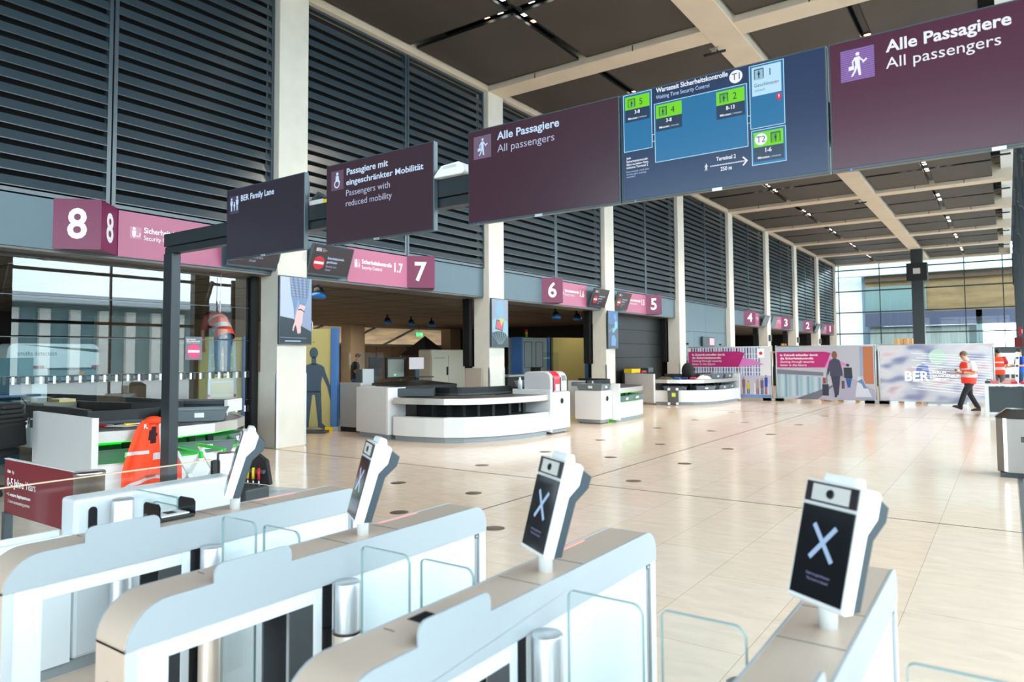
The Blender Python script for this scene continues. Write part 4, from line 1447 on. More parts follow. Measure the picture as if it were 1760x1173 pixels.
# ---- lane 8, nearest counter
arc8 = [(-7.95, 3.60), (-7.84, 3.95), (-7.79, 4.40), (-7.86, 4.90), (-8.08, 5.35), (-8.42, 5.68), (-8.9, 5.88), (-9.6, 5.95)]
counter('curved white bag counter nearest the camera with green lit shelf', arc8, [(-7.93, 3.57, -9.75, 3.70, .97, 1)], True, .85, (-8.6, 4.6, 0))
tray(-8.30, 4.0, .452, 1.45, 'grey tray on the green lit shelf left of the orange vest', 'trays on the nearest counter')
tray(-8.20, 4.95, .452, 1.15, 'grey tray on the green lit shelf right of the gantry post', 'trays on the nearest counter')
tray(-8.80, 5.50, .452, .45, 'grey tray at the far right end of the green lit shelf', 'trays on the nearest counter')
tray(-8.42, 5.02, .818, .95, 'single grey tray on top of the nearest counter', 'trays on the nearest counter')
t = thing('tray_stack_holder', 'low black conveyor box with white end plate behind the single grey tray', 'conveyor', (-10.08, 5.92, 0))
rr = Matrix.Rotation(.56, 3, 'Z')
obj('housing', B().obox((0, 0, .90), 1.2, .46, .16, rr), dgrey, t, .01)
obj('ribs', B().obox((0, 0, .92), 1.21, .47, .012, rr), black, t)
obj('legs', B().obox((-.1, -.06, .41), .8, .3, .82, rr), blackm, t)
obj('end_plate', B().obox((.53, .33, .90), .05, .48, .18, rr), white, t)
obj('aerial', B().tube([(-.4, -.1, .97), (-.4, -.1, 1.4)], .006, 6), lgrey, t)
t = thing('conveyor_guide', 'curved black conveyor with pale rollers leading back from the nearest counter', 'conveyor', (-10, 5, 0))
gp = [(-11.15, 4.55), (-10.2, 4.62), (-9.5, 4.72), (-9.1, 4.9), (-9.0, 5.12), (-9.25, 5.3), (-10.0, 5.42), (-11.15, 5.5)]
obj('guide_wall', B(t.location).wall(gp, .80, 1.02, .05), black, t, .01)
obj('roller_bed', B(t.location).prism([(-11.1, 4.6), (-9.5, 4.75), (-9.12, 5.0), (-9.5, 5.3), (-11.1, 5.45)], .02, 'z', .86), mat('pale_rollers', (.5, .46, .42), .4, .4, noise=(2, .4, (10, 1, 1))), t)
obj('side_wall', B(t.location).wall([(-11.15, 4.1), (-9.9, 4.15), (-9.2, 4.05)], .80, .98, .05), black, t, .01)
obj('underframe', B(t.location).box(-11.1, -9.4, 4.3, 6.0, 0, .78), blackm, t)
t = thing('gold_box', 'low grey box with brass-coloured top on the conveyor behind the nearest counter', 'box', (-10.9, 4.45, .88))
obj('box_body', B().box(-.2, .2, -.3, .12, 0, .13), mat('olive_grey', (.16, .16, .13), .4, .4), t, .006)
obj('brass_lid', B().box(-.18, .18, -.1, .11, .13, .17), mat('brass_sheet', (.62, .48, .20), .3, .8), t)
for i, (x, y, c_, n_) in enumerate(((-8.62, 4.0, red, 'red handled pliers lying on the nearest counter'), (-8.5, 4.25, yel, 'yellow handled tool lying on the nearest counter'))):
    b = B().bar((-.09, -.03, .012), (.03, 0, .012), .018).bar((-.09, .03, .012), (.03, 0, .012), .018)
    t = thing('pliers', n_, 'pliers', (x, y, .82), .4 + i)
    obj('handles', b, c_, t)
    obj('jaws', B().prism([(.02, -.014), (.10, -.004), (.10, .004), (.02, .014)], .014, 'z', .006), steelh, t)
for i, (x, y) in enumerate(((-8.45, 4.1), (-8.7, 4.35))):
    tag(obj('paper_sheet', B((x, y, .82)).obox((x, y, .822), .3, .21, .002, Matrix.Rotation(.3 + i, 3, 'Z')), txt if i == 0 else mat('pale_blue_film', (.45, .62, .72), .3)), ('white paper sheet lying on the nearest counter', 'pale blue plastic film lying on the nearest counter')[i], 'sheet').location = (x, y, .82)

# ---- orange vest hanging on the front of the nearest counter
def vest_mesh():
    b = B()
    nu, nv = 26, 22
    def pt(u, v, side):
        # u 0..1 across, v 0..1 down
        wd = .20 + .36 * min(1, v * 1.5) ** .7
        yy = (u - .5) * wd * 1.2
        dz = .88 - .80 * v - (.05 * math.cos((u - .5) * 5) * -1 if v > .8 else 0)
        fold = .018 * math.sin(u * 17 + v * 3) * (.3 + v) + .01 * math.sin(u * 31)
        th = .055 * math.sin(PI * u) ** .6 * (1.0 - .35 * v)
        return (side * th + fold + .06, yy, dz)
    for side in (1, -1):
        vs, fs = [], []
        for j in range(nv + 1):
            for i in range(nu + 1):
                vs.append(pt(i / nu, j / nv, side))
        b.add(vs, [], True)
        base = len(b.v) - len(vs)
        for j in range(nv):
            for i in range(nu):
                u, v = (i + .5) / nu, (j + .5) / nv
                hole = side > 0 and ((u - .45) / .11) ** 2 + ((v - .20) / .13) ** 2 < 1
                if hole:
                    m_ = mat('dark_armhole', (.03, .008, .012), .9)  # armhole drawn as a dark patch on the cloth
                elif (.47 < v < .53 and u > .45) or (.40 < v < .46 and u < .38) or .80 < v < .86 or (.62 < u < .69 and v < .5):
                    m_ = retro
                else:
                    m_ = orange
                b.m(m_)
                n0 = base + j * (nu + 1) + i
                b.f.append([n0, n0 + 1, n0 + nu + 2, n0 + nu + 1])
                b.mi.append(b.cur)
                b.sm.append(True)
    return b
t = thing('safety_vest', 'orange safety vest with silver stripes hanging on the front of the nearest counter', 'vest', (-7.79, 4.08, .05))
obj('cloth', vest_mesh(), None, t)
b = B()
b.ball((.07, 0, .87), .10, .09, .05)
obj('shoulder_fold', b, orange, t)
P = Panel(t, (-7.79 + .175, 4.08 - .16, .05 + .80), (0, 1, 0))
P.text('R.', 0, 0, .045, txt, None, True)
P.flush()

# ---- folding work stand with tool case
t = thing('folding_work_stand', 'white folding stand with crossed legs and lime green joints', 'stand', (-7.0, 4.32, 0), .2)
for a, c in (((-.38, -.12, .62), (.10, -.12, .03)), ((-.02, -.12, .60), (-.42, -.12, .03)), ((-.38, .2, .62), (.10, .2, .03)), ((-.02, .2, .60), (-.42, .2, .03))):
    obj('leg', B().bar(a, c, .045, .02), white, t)
obj('green_bar', B().bar((-.42, -.12, .64), (.0, -.12, .60), .04, .03), green, t, .005)
obj('green_bar', B().bar((-.42, .2, .64), (.0, .2, .60), .04, .03), green, t, .005)
obj('joint', B().obox((0, -.13, .58), .05, .03, .06), green, t, .01)
obj('foot_cap', B().box(.07, .16, -.15, -.09, 0, .035), dgrey, t)
obj('wheel', B().tube([(-.30, -.19, .08), (-.30, -.15, .08)], .08, 20), green, t)
obj('axle', B().tube([(-.36, -.17, .08), (-.12, -.17, .05)], .012, 8), green, t)
t = thing('tool_case', 'open black tool case with pliers in its lid beside the folding stand', 'tool case', (-6.80, 4.55, 0), .15)
obj('case_lid', B().prism([(-.30, .24), (-.24, .50), (-.12, .57), (.12, .57), (.26, .50), (.32, .24)], .05, 'y', .10), blackm, t, .01)
obj('case_base', B().box(-.30, .32, -.22, .10, .02, .24), mat('case_grey', (.03, .04, .045), .5), t, .02)
obj('tool_strap', B().box(-.2, .26, .06, .10, .36, .40), dgrey, t)
for i, (x, c_) in enumerate(((.04, yel), (.12, yel), (.20, red), (-.22, red))):
    obj('plier_handle', B().tube([(x, .06, .42), (x + .01, .05, .30)], .016, 8), c_, t)
    obj('plier_jaw', B().tube([(x + .01, .05, .30), (x + .015, .05, .22)], .010, 8), steelh, t)
tag(obj('film_sheet', B((-6.95, 4.9, 0)).obox((-6.95, 4.9, .05), .9, .6, .1, Matrix.Rotation(.3, 3, 'Z')), mat('grey_film', (.30, .36, .38), .25, noise=(4, .3)), None, .03), 'crumpled grey plastic film bundle on the floor behind the tool case', 'film').location = (-6.95, 4.9, 0)
t = thing('cable_bundle', 'black tool bag with coloured parts on the floor left of the leftmost gate', 'bag', (-4.35, 1.28, 0))
obj('bag_body', B().prism([(-.3, 0), (.25, 0), (.2, .36), (.0, .46), (-.25, .30)], .3, 'y', -.15), blackm, t, .04)
obj('blue_part', B().ball((-.30, -.1, .36), .04), mat('blue_plastic', rgb(30, 110, 220), .4), t)
obj('red_part', B().ball((-.22, -.13, .40), .03), red, t)

# ---- swivel chair with ribbed back in front of the glass
t = thing('office_chair', 'black swivel chair with ribbed back at the left edge', 'chair', (-9.95, 3.25, 0), math.radians(-60))
b = B()
for i in range(9):
    w_ = .20 + .05 * math.sin(i / 8 * PI) - (.05 if i > 6 else 0)
    b.prism([(-w_, 0), (w_, 0), (w_ * .96, .058), (-w_ * .96, .058)], .06, 'y', -.26 - .01 * i) if False else b.box(-w_, w_, .20 + .012 * i, .28 + .012 * i, .58 + i * .055, .63 + i * .055)
obj('backrest', b, rubber, t, .018)
obj('back_shell', B().prism([(-.27, .56), (.27, .56), (.25, .78), (.17, 1.08), (-.17, 1.08), (-.25, .78)], .05, 'y', .27), blackm, t, .03)
obj('seat', B().box(-.27, .27, -.30, .24, .44, .54), rubber, t, .04)
obj('column', B().cyl((0, 0, .10), .03, .34), darkst, t)
for i in range(5):
    a = 2 * PI * i / 5
    l = obj('base_arm', B().bar((0, 0, .10), (.3 * math.cos(a), .3 * math.sin(a), .07), .045, .03), blackm, t)
    obj('castor', B().ball((.3 * math.cos(a), .3 * math.sin(a), .035), .035), rubber, l)

# ---- behind the glass: x-ray machine, monitor stand, ladder
t = thing('xray_machine', 'white baggage x-ray machine behind the glass shutter', 'x-ray machine', (-13.5, 5.2, 0))
o_ = tuple(t.location)
pts = [(4.55, 1.46), (5.98, 1.46), (5.98, 1.78)] + arc(5.86, 1.75, .12, 0, 90, 5) + arc(4.70, 1.75, .12, 90, 180, 5) + [(4.55, 1.46)]
obj('hood', B(o_).prism(pts[:-1], .5, 'x', -13.7), white, t, .01)
obj('side_cabinet', B(o_).box(-13.7, -13.15, 4.92, 5.16, .15, 1.46), white, t, .03)
obj('tunnel', B(o_).box(-13.9, -13.3, 5.16, 6.0, .85, 1.40), blackm, t)
obj('tunnel_hood', B(o_).box(-13.4, -13.2, 5.16, 5.98, 1.24, 1.42), mat('teal_grey', (.10, .20, .22), .4), t)
obj('lower_case', B(o_).box(-13.9, -13.3, 5.16, 6.0, .1, .85), dgrey, t)
obj('corner_trim', B(o_).box(-13.22, -13.16, 4.9, 5.1, 1.46, 1.50), mat('crimson', rgb(160, 25, 60), .4), t)
obj('corner_trim', B(o_).box(-13.22, -13.16, 5.86, 5.99, 1.46, 1.50), mat('crimson', rgb(160, 25, 60), .4), t)
obj('stop_button', B(o_).tube([(-13.2, 5.68, 1.36), (-13.14, 5.68, 1.36)], .04, 14), mat('button_orange', rgb(220, 110, 30), .4), t)
P = Panel(t, (-13.2, 4.72, 1.62), (0, 1, 0))
P.text('smiths detection', 0, .05, .075, mat('grey_print', (.12, .12, .13), .5), .58)
P.flush()
t = thing('monitor_stand', 'monitor on a blue-grey stand with keyboard tray behind the glass at the left edge', 'monitor stand', (-12.7, 4.4, 0))
obj('monitor', B().box(-.03, .03, -.42, .36, 1.33, 1.63), mat('teal_grey', (.10, .20, .22), .4), t, .01)
obj('keyboard_tray', B().box(-.05, .35, -.25, .35, 1.03, 1.07), mat('steel_blue', (.12, .20, .32), .4), t)
obj('stand_post', B().box(-.08, .02, -.1, .2, 0, 1.35), mat('stand_blue', (.04, .10, .14), .4), t)
obj('cable', B().tube([(.05, .2, 1.0), (.06, .34, .8), (.05, .30, .6), (.03, .2, .62)], .01, 6), dgrey, t)
t = thing('step_ladder', 'aluminium step ladder with red joints under the worker behind the glass', 'ladder', (-13.52, 8.58, 0), math.radians(-122.7))
alu = mat('ladder_alu', (.62, .64, .64), .35, .6)
for s_ in (-.22, .22):
    obj('rail', B().bar((s_, .08, 1.95), (s_ * 1.25, .52, 0), .06, .025), alu, t)
    obj('rail', B().bar((s_, -.02, 1.95), (s_ * 1.25, -.55, 0), .06, .025), alu, t)
for i in range(6):
    z = .28 + i * .28
    y = .52 - .44 * z / 1.95
    tr_ = obj('tread', B().box(-.26, .26, y - .05, y + .03, z - .015, z + .015), alu, t)
    if i in (1, 2):
        obj('red_joint', B().box(-.27, -.22, y - .055, y + .035, z - .03, z + .03), red, tr_)
        obj('red_joint', B().box(.22, .27, y - .055, y + .035, z - .03, z + .03), red, tr_)
    obj('tread', B().box(-.26, .26, -y, -y + .06, z - .012, z + .012), alu, t)
t = thing('no_entry_notice', 'grey notice with pink no-entry disc stuck to the glass shutter', 'notice', (-11.243, 6.6, 1.78))
obj('sheet', B().box(-.002, .002, -.15, .15, -.20, .19), mat('notice_grey', (.16, .17, .20), .5), t)
P = Panel(t, (-11.24, 6.45, 1.58), (0, 1, 0))
P.disc(.15, .145, .12, mat('notice_pink', rgb(222, 70, 120), .5), 'disc', 1)
P.rect(.05, .122, .25, .165, txt, 'disc', 2)
P.text('Kein Zutritt', .02, .335, .022, txt, .16, True)
P.text('Sicherheitskontrolle', .02, .305, .022, txt, .24, True)
P.text('Security lane closed', .02, .28, .018, txt, .22)
P.flush()
t = thing('pull_cord', 'thin white pull cord hanging below the fascia near the nearest column', 'cord', (-11.2, 7.05, 2.4))
obj('cord', B().tube([(0, 0, .2), (.005, .01, .69)], .005, 6), txt, t)
obj('weight', B().tube([(0, 0, 0), (0, 0, .2)], .012, 8), lgrey, t)

# ---- body scanners: yellow pad with blue posts and a grey standing figure
def silhouette(P, h, m):
    k = h / 1.8
    def q(pts, part='figure'):
        P.poly([(x * k, y * k) for x, y in pts], m, part, 1)
    P.disc(0, 1.68 * k, .095 * k, m, 'figure', 1, ry=.125 * k)
    q([(-.05, 1.40), (.05, 1.40), (.05, 1.60), (-.05, 1.60)])
    half = [(.05, 1.45), (.17, 1.41), (.23, 1.36), (.27, 1.22), (.37, .95), (.41, .72), (.46, .62), (.45, .52), (.40, .50), (.38, .60), (.35, .72), (.30, .93), (.19, 1.16), (.165, 1.0), (.165, .80)]
    left = [(-x, y) for x, y in half][::-1]
    q(half[:4] + [half[12], half[13], half[14]] + [(-half[14][0], half[14][1]), (-half[13][0], half[13][1]), (-half[12][0], half[12][1])] + [(-x, y) for x, y in half[:4]][::-1])
    for s in (1, -1):
        q([(s * x, y) for x, y in half[3:13]])
        q([(s * .165, .84), (s * .0, .84), (s * .0, .76), (s * .03, .74), (s * .10, .12), (s * .19, .12)])
        q([(s * .10, .13), (s * .19, .13), (s * .30, .03), (s * .26, .0), (s * .10, .04)])
def body_scanner(label, x0, y0, x1, y1, h, fig=True):
    """panel from (x0,y0) to (x1,y1) seen from the hall, blue post at the second end"""
    d = Vector((x1 - x0, y1 - y0, 0))
    L = d.length
    u = d.normalized()
    n = Vector((u.y, -u.x, 0))
    t = thing('body_scanner', label, 'body scanner', ((x0 + x1) / 2, (y0 + y1) / 2, 0), 0, 'body scanners in the lanes')
    o = tuple(t.location)
    R = Matrix((u, -n, Vector((0, 0, 1)))).transposed()
    c = Vector((x0, y0, 0))
    obj('yellow_pad', B(o).obox(c + u * L / 2 + Vector((0, 0, h / 2 + .04)), L, .12, h - .08, R), yellow, t, .01)
    obj('blue_post', B(o).obox(c + u * (L + .07) + Vector((0, 0, h / 2 + .02)), .14, .20, h, R), blue, t, .01)
    obj('post_foot', B(o).obox(c + u * (L + .07) + Vector((0, 0, .05)), .22, .26, .1, R), mat('foot_grey', (.35, .40, .45), .4), t)
    fp = .5 if fig else .2
    obj('floor_plate', B(o).obox(c + u * L / 2 + n * (fp / 2 + .06) + Vector((0, 0, .02)), L, fp, .04, R), dgrey, t)
    obj('yellow_wedge', B(o).obox(c + u * (L - .02) + n * .14 + Vector((0, 0, .05)), .16, .1, .1, R), yel, t)
    if fig:
        P = Panel(t, c + u * L * .66 + n * .061 + Vector((0, 0, .05)), u, (0, 0, 1), .002)
        silhouette(P, 1.78, mat('figure_slate', rgb(70, 88, 106), .5))
        P.flush()
        for px, pz in ((0, 1.95), (-.14, 1.40), (.14, 1.40), (-.16, .80), (.16, .80), (.12, .22)):
            obj('screw', B(o).obox(c + u * (L * .66 + px) + n * .065 + Vector((0, 0, pz)), .02, .01, .02, R), dgrey, t)
    return t
body_scanner('yellow body scanner pad with grey figure beside the nearest column', -13.1, 9.72, -12.2, 10.38, 2.24)
body_scanner('yellow body scanner pad with blue post behind the step ladder', -14.95, 8.9, -14.65, 9.78, 2.1, False)
t = body_scanner('pale yellow body scanner pad with blue post in the third lane', -14.2, 22.75, -13.7, 24.3, 2.32, False)
t = thing('scanner_cabinet', 'grey scanner cabinet with blue edges and louvred doors in the third lane', 'cabinet', (-14.6, 21.7, 0))
obj('cabinet', B().box(-.3, .3, -.85, .85, .05, 2.3), mat('cabinet_grey_blue', (.34, .42, .46), .4), t, .01)
obj('blue_edge', B().box(-.1, .34, .85, 1.0, .05, 2.33), blue, t)
obj('blue_edge', B().box(-.1, .34, -.93, -.85, .05, 2.31), blue, t)
for y in (-.5, .25):
    b = B()
    b.frame('x', .3, .012, y - .2, y + .3, 1.2, 2.15, .015)
    obj('door_frame', b, dgrey, t)
t2 = thing('signal_tower', 'red, yellow and green signal light on a pole on the grey scanner cabinet', 'signal light', (-14.3, 21.15, 2.31))
for i, c_ in enumerate((green, yel, red)):
    obj('lamp_segment', B().cyl((0, 0, .02 + i * .09), .045, .085, 16), c_, t2)
obj('pole', B().cyl((0, 0, 0), .015, .03, 10), lgrey, t2)
tag(obj('cabinet', B((-14.2, 25.0, 0)).box(-14.4, -14.0, 24.6, 25.6, 0, 2.3), dgrey), 'dark grey cabinet right of the pale yellow scanner pad', 'cabinet').location = (-14.2, 25.0, 0)

# ---- lane 7
arc7 = [(-9.76, 9.82), (-9.45, 9.83), (-9.0, 9.89), (-8.62, 9.99), (-8.30, 10.20), (-8.07, 10.50), (-7.90, 10.85), (-7.78, 11.3), (-7.71, 11.75), (-7.70, 12.19)]
counter('long curved white bag counter with empty open shelf, in the middle of the picture', arc7, [(-7.66, 12.21, -8.6, 12.21, .92, 0)], False, .95, (-8.6, 11, 0))
t = thing('counter_box', 'light grey box end beside the long curved counter', 'box', (-10.35, 10.0, 0))
o_ = tuple(t.location)
obj('front', B(o_).prism([(-10.95, 9.96), (-9.86, 9.78), (-9.80, 10.2), (-10.9, 10.4)], .90, 'z', .10), lgrey, t, .004)
obj('plinth', B(o_).prism([(-10.9, 10.0), (-9.92, 9.84), (-9.86, 10.15), (-10.85, 10.35)], .10, 'z', 0), plinth, t)
obj('side_edge', B(o_).prism([(-9.92, 9.78), (-9.855, 9.77), (-9.795, 10.2), (-9.86, 10.21)], .91, 'z', .10), white, t)
obj('black_tray_box', B(o_).prism([(-10.9, 10.2), (-9.80, 10.0), (-9.2, 10.35), (-9.5, 10.75), (-10.8, 10.8)], .16, 'z', .83), dgrey, t, .01)
t = thing('counter_divider', 'grey divider panel between the body scanner and the long counter', 'panel', (-11.62, 10.5, 0))
obj('panel', B().box(-.42, .24, -.03, .03, .10, 1.06), mat('panel_mid_grey', (.38, .40, .42), .4), t, .004)
obj('edge', B().box(.24, .62, -.04, .04, .10, 1.0), lgrey, t)
for x in (.30, .55):
    obj('square_window', B().box(x - .03, x + .03, -.045, -.04, .90, .96), dgrey, t)
obj('plinth', B().box(-.40, .6, -.02, .02, 0, .10), blackm, t)
t = thing('side_cabinet', 'white cabinet with round porthole at the right end of the long counter', 'cabinet', (-8.1, 12.6, 0))
def porthole_cabinet(t, x0, x1, y0, y1, h):
    o = tuple(t.location)
    obj('body', B(o).box(x0, x1, y0, y1, .10, h), white, t, .006)
    obj('plinth', B(o).box(x0 + .05, x1 - .06, y0 + .05, y1 - .05, .02, .10), plinth, t)
    obj('worktop', B(o).box(x0 + .01, x1 - .01, y0 + .01, y1 - .01, h, h + .02), lgrey, t)
    ym = (y0 + y1) / 2
    obj('porthole_ring', B(o).tube([(x1, ym, h - .17), (x1 + .012, ym, h - .17)], .082, 24), steelh, t)
    obj('porthole', B(o).tube([(x1 + .011, ym, h - .17), (x1 + .016, ym, h - .17)], .058, 24), blackm, t)
    for q in ((x0 + .1, y0 + .1), (x1 - .1, y0 + .1), (x1 - .1, y1 - .1), (x0 + .1, y1 - .1)):
        obj('foot', B(o).cyl((q[0], q[1], 0), .02, .03, 10), darkst, t)
porthole_cabinet(t, -8.50, -7.66, 12.27, 12.97, .84)
t = thing('liquid_scanner', 'grey bench scanner with red curved window on the porthole cabinet', 'scanner', (-8.08, 12.62, .86))
pts = [(-.30, 0), (.36, 0)] + arc(.20, .26, .16, 0, 90, 6) + arc(-.22, .34, .08, 90, 180, 4)
obj('housing', B().prism(pts, .66, 'y', -.33), mat('scanner_silver', (.52, .53, .55), .4), t, .015)
fr = B()
pf = [(.366, .03), (.366, .26)] + arc(.20, .26, .166, 0, 75, 6)
fr.prism(pf + [(.15, .03)], .26, 'y', -.22)
obj('red_window', fr, mat('red_window', rgb(225, 45, 62), .2), t)
obj('window_frame', B().box(.33, .370, -.24, -.21, .01, .3).box(.33, .370, .04, .07, .01, .3), black, t)
obj('display', B().obox((.352, .20, .28), .02, .16, .11, Matrix.Rotation(-.25, 3, 'Y')), smoked, t)
obj('white_insert', B().box(.36, .376, -.15, 0, .03, .16), white, t)
tag(obj('plastic_bottle', B().lathe((-8.42, 12.2, .0), [(0, 0), (.05, 0), (.052, .14), (.045, .17), (.02, .21), (.02, .24), (0, .24)], 18).lathe((-8.42, 12.2, 0), [(.021, .22), (.021, .245), (0, .245)], 12), mat('bottle_clear', (.68, .72, .72), .1, spec=.8)), 'clear plastic bottle beside the bench scanner', 'bottle').location = (0, 0, .92)
t = thing('belt_machine', 'black conveyor machine with grey box under a shelf behind the long counter', 'conveyor', (-12.5, 18.2, 0))
obj('shelf', B().box(-.3, .3, -1.1, 1.2, 1.0, 1.05), mat('shelf_grey_green', (.30, .34, .32), .4), t)
obj('body', B().box(-.3, .25, -1.1, 1.2, .1, 1.0), blackm, t)
obj('inner_box', B().box(.25, .45, -.6, .5, .72, .84), lgrey, t)
t = thing('leaning_board', 'beige board leaning against the second column', 'board', (-11.05, 14.0, 0))
obj('board', B().obox((0, -.06, .66), .50, .03, 1.32, Matrix.Rotation(-.04, 3, 'X')), mat('board_beige', (.42, .37, .31), .7), t)
obj('board_edge', B().obox((-.26, -.06, .66), .02, .035, 1.32, Matrix.Rotation(-.04, 3, 'X')), wood, t)
t = thing('tall_cabinet', 'cream two-door cabinet with black handle inside the second lane', 'cabinet', (-15.6, 18.2, 0))
cream = mat('cream_lacquer', (.62, .58, .46), .4)
obj('body', B().box(-.5, .1, -.85, .85, .05, 1.86), cream, t, .05)
obj('door', B().box(.1, .12, -.84, -.02, .1, 1.66), cream, t)
dd = obj('door', B().box(.1, .12, .0, .84, .1, 1.66), cream, t)
obj('handle', B().box(.12, .15, -.12, -.06, 1.0, 1.28), black, dd)
obj('side', B().box(-.5, .1, .85, .88, .05, 1.80), white, t)
P = Panel(t, (-15.6 + .121, 18.2 - .75, 1.56), (0, 1, 0))
P.text('smiths detection', 0, 0, .05, mat('grey_print', (.12, .12, .13), .5), .55)
P.flush()
t = thing('back_counter', 'black curved belt with tray rack behind the long counter', 'counter', (-13.5, 14.0, 0))
obj('belt_case', B(t.location).prism([(-13.6, 12.9), (-12, 11.6), (-11.3, 12.2), (-11.3, 13.6), (-14.3, 15.6)], .22, 'z', .72), black, t, .01)
obj('belt_legs', B(t.location).prism([(-13.4, 13.1), (-12.1, 12.0), (-11.6, 12.6), (-11.6, 13.5), (-14.1, 15.3)], .72, 'z', 0), blackm, t)
t = thing('clear_gate_frame', 'black framed clear panel with small green light behind the long counter', 'frame', (-15.4, 15.6, .95))
fr = B()
fr.frame('x', -.03, .06, -.42, .42, 0, .66, .06)
obj('frame', fr, black, t)
obj('pane', B().box(-.004, .004, -.36, .36, .06, .6), mat('dull_pane', (.35, .38, .34), .3), t)
obj('green_light', B().ball((.02, -.05, .12), .025), mat('green_led', rgb(60, 240, 120), .3, emit=2 * EM, ecol=rgb(60, 255, 120)), t)
t = thing('desk_monitor', 'white-lit monitor turned to the hall behind the long counter', 'monitor', (-15.0, 16.1, 0))
obj('screen', B().box(-.02, .02, -.31, .31, 1.24, 1.6), scr('monitor_white', 205, 208, 214), t)
obj('stand', B().box(-.08, .0, -.04, .12, 0, 1.3), mat('stand_blue', (.04, .10, .14), .4), t)
obj('keyboard_tray', B().box(-.1, .4, -.45, .35, .98, 1.02), dgrey, t)
t = thing('desk_monitor', 'black monitor seen from behind near the man in the second lane', 'monitor', (-15.4, 14.75, 0))
obj('screen', B().box(-.02, .03, -.26, .26, 1.05, 1.62), blackm, t)
obj('stand', B().box(-.08, .0, -.06, .06, 0, 1.1), dgrey, t)
t = thing('lane_post', 'white upright terminal post near the man in the second lane', 'terminal', (-14.1, 13.14, 0))
obj('post', B().box(-.12, .12, -.2, .2, 0, 1.3), white, t, .01)
obj('side', B().box(-.12, .12, -.23, -.2, 0, 1.3), grey, t)
for i, (x, y) in enumerate(((-14.5, 12.5), (-14.5, 13.7), (-13.4, 21.4))):
    t = thing('glass_screen', ['clear glass screen left of the man in the second lane', 'clear glass screen right of the man in the second lane', 'clear glass screen in front of the man in the third lane'][i], 'glass screen', (x, y, 0))
    obj('pane', B().box(-.005, .005, -.5, .5, .9, 1.75), glass, t)
    obj('clamp', B().box(-.03, .03, -.45, .45, 0, .9), blackm, t)
t = thing('folding_tent', 'dark grey pointed canopy far back in the security hall', 'canopy', (-25.3, 27.8, 0))
b = B()
b.add([(-.9, -.95, 1.72), (.9, -.95, 1.72), (.9, .95, 1.72), (-.9, .95, 1.72), (0, 0, 2.75)], [(0, 1, 4), (1, 2, 4), (2, 3, 4), (3, 0, 4)])
obj('canopy', b, mat('canopy_grey', (.05, .05, .06), .8), t)
for sx in (-.88, .88):
    for sy in (-.92, .92):
        obj('leg', B().box(sx - .02, sx + .02, sy - .02, sy + .02, 0, 1.72), lgrey, t)
t = thing('exit_sign', 'green lit exit sign hanging before the dark canopy', 'exit sign', (-24.0, 25.97, 2.64))
obj('case', B().box(-.04, .0, -.26, .26, 0, .22), white, t)
P = Panel(t, (-24.0, 25.71, 2.64), (0, 1, 0))
P.rect(.01, .01, .51, .21, mat('exit_green', rgb(30, 170, 90), .4, emit=1.6 * EM, ecol=rgb(60, 220, 120)), 'face', 1)
P.line([(.30, .11), (.46, .11)], .03, s_white, 'arrow', 2)
P.line([(.40, .16), (.46, .11), (.40, .06)], .025, s_white, 'arrow', 2)
walker(P, .15, .11, .15, s_white, case=False)
P.flush()
obj('hanger', B().box(-.025, -.015, -.01, .01, .22, .6), dgrey, t)
for i, (x, y, c_) in enumerate(((-12.02, 9.85, 'beside the picture screen on the nearest column'), (-19.0, 18.8, 'left of three in the second lane'), (-19.3, 20.4, 'middle of three in the second lane'), (-19.3, 21.6, 'right of three in the second lane'), (-12.4, 20.1, 'left of two in the third lane'), (-12.4, 21.5, 'right of two in the third lane'))):
    t = thing('ceiling_projector', 'black ceiling lamp wrapped in blue film, %s' % c_, 'ceiling lamp', (x, y, 3.22), 0, 'lamps wrapped in blue film')
    obj('stem', B().cyl((0, 0, -.14), .03, .14, 12), black, t)
    obj('head', B().tube([(0, 0, -.14), (.04, -.02, -.27)], [.09, .13], 18), black, t)
    obj('blue_film', B().tube([(.04, -.02, -.27), (.05, -.03, -.33), (.05, -.03, -.35)], [.15, .155, .10], 18), mat('blue_film', rgb(30, 130, 225), .25), t)

# ---- lane 6
arc6 = [(-7.71, 15.33), (-7.70, 15.9), (-7.74, 16.5), (-7.84, 17.0), (-8.05, 17.45), (-8.4, 17.8), (-9.0, 18.0), (-9.8, 18.05)]
counter('curved white bag counter with green shelf light behind the white cabinet', arc6, [(-7.66, 15.30, -8.6, 15.30, .93, 0)], True, .85, (-8.6, 16.6, 0))
t = thing('side_cabinet', 'white cabinet with round porthole carrying a grey tray, left of the green lit shelf', 'cabinet', (-8.2, 15.05, 0))
porthole_cabinet(t, -8.56, -7.84, 14.72, 15.26, .76)
tray(-8.2, 15.0, .782, .05, 'grey tray on the porthole cabinet of the third lane', 'trays of the third lane')
tray(-8.05, 16.0, .452, 1.5, 'left grey tray on the green lit shelf of the third lane', 'trays of the third lane')
tray(-8.15, 16.85, .452, 1.3, 'right grey tray on the green lit shelf of the third lane', 'trays of the third lane')
t = thing('counter_screen', 'grey side screen with small dark openings on the third lane counter', 'panel', (-8.9, 15.6, 0))
obj('panel', B().box(-.35, .35, -.03, .03, .1, .98), lgrey, t)
obj('grille', B().box(-.25, .25, -.034, -.03, .84, .95), grey, t)
obj('opening', B().box(.22, .30, -.035, -.03, .70, .84), black, t)
t = thing('black_belt', 'black belt conveyor with grey trays behind the porthole cabinet', 'conveyor', (-9.3, 14.25, 0))
obj('belt', B().box(-1.15, .5, -.3, .3, .74, .86), black, t)
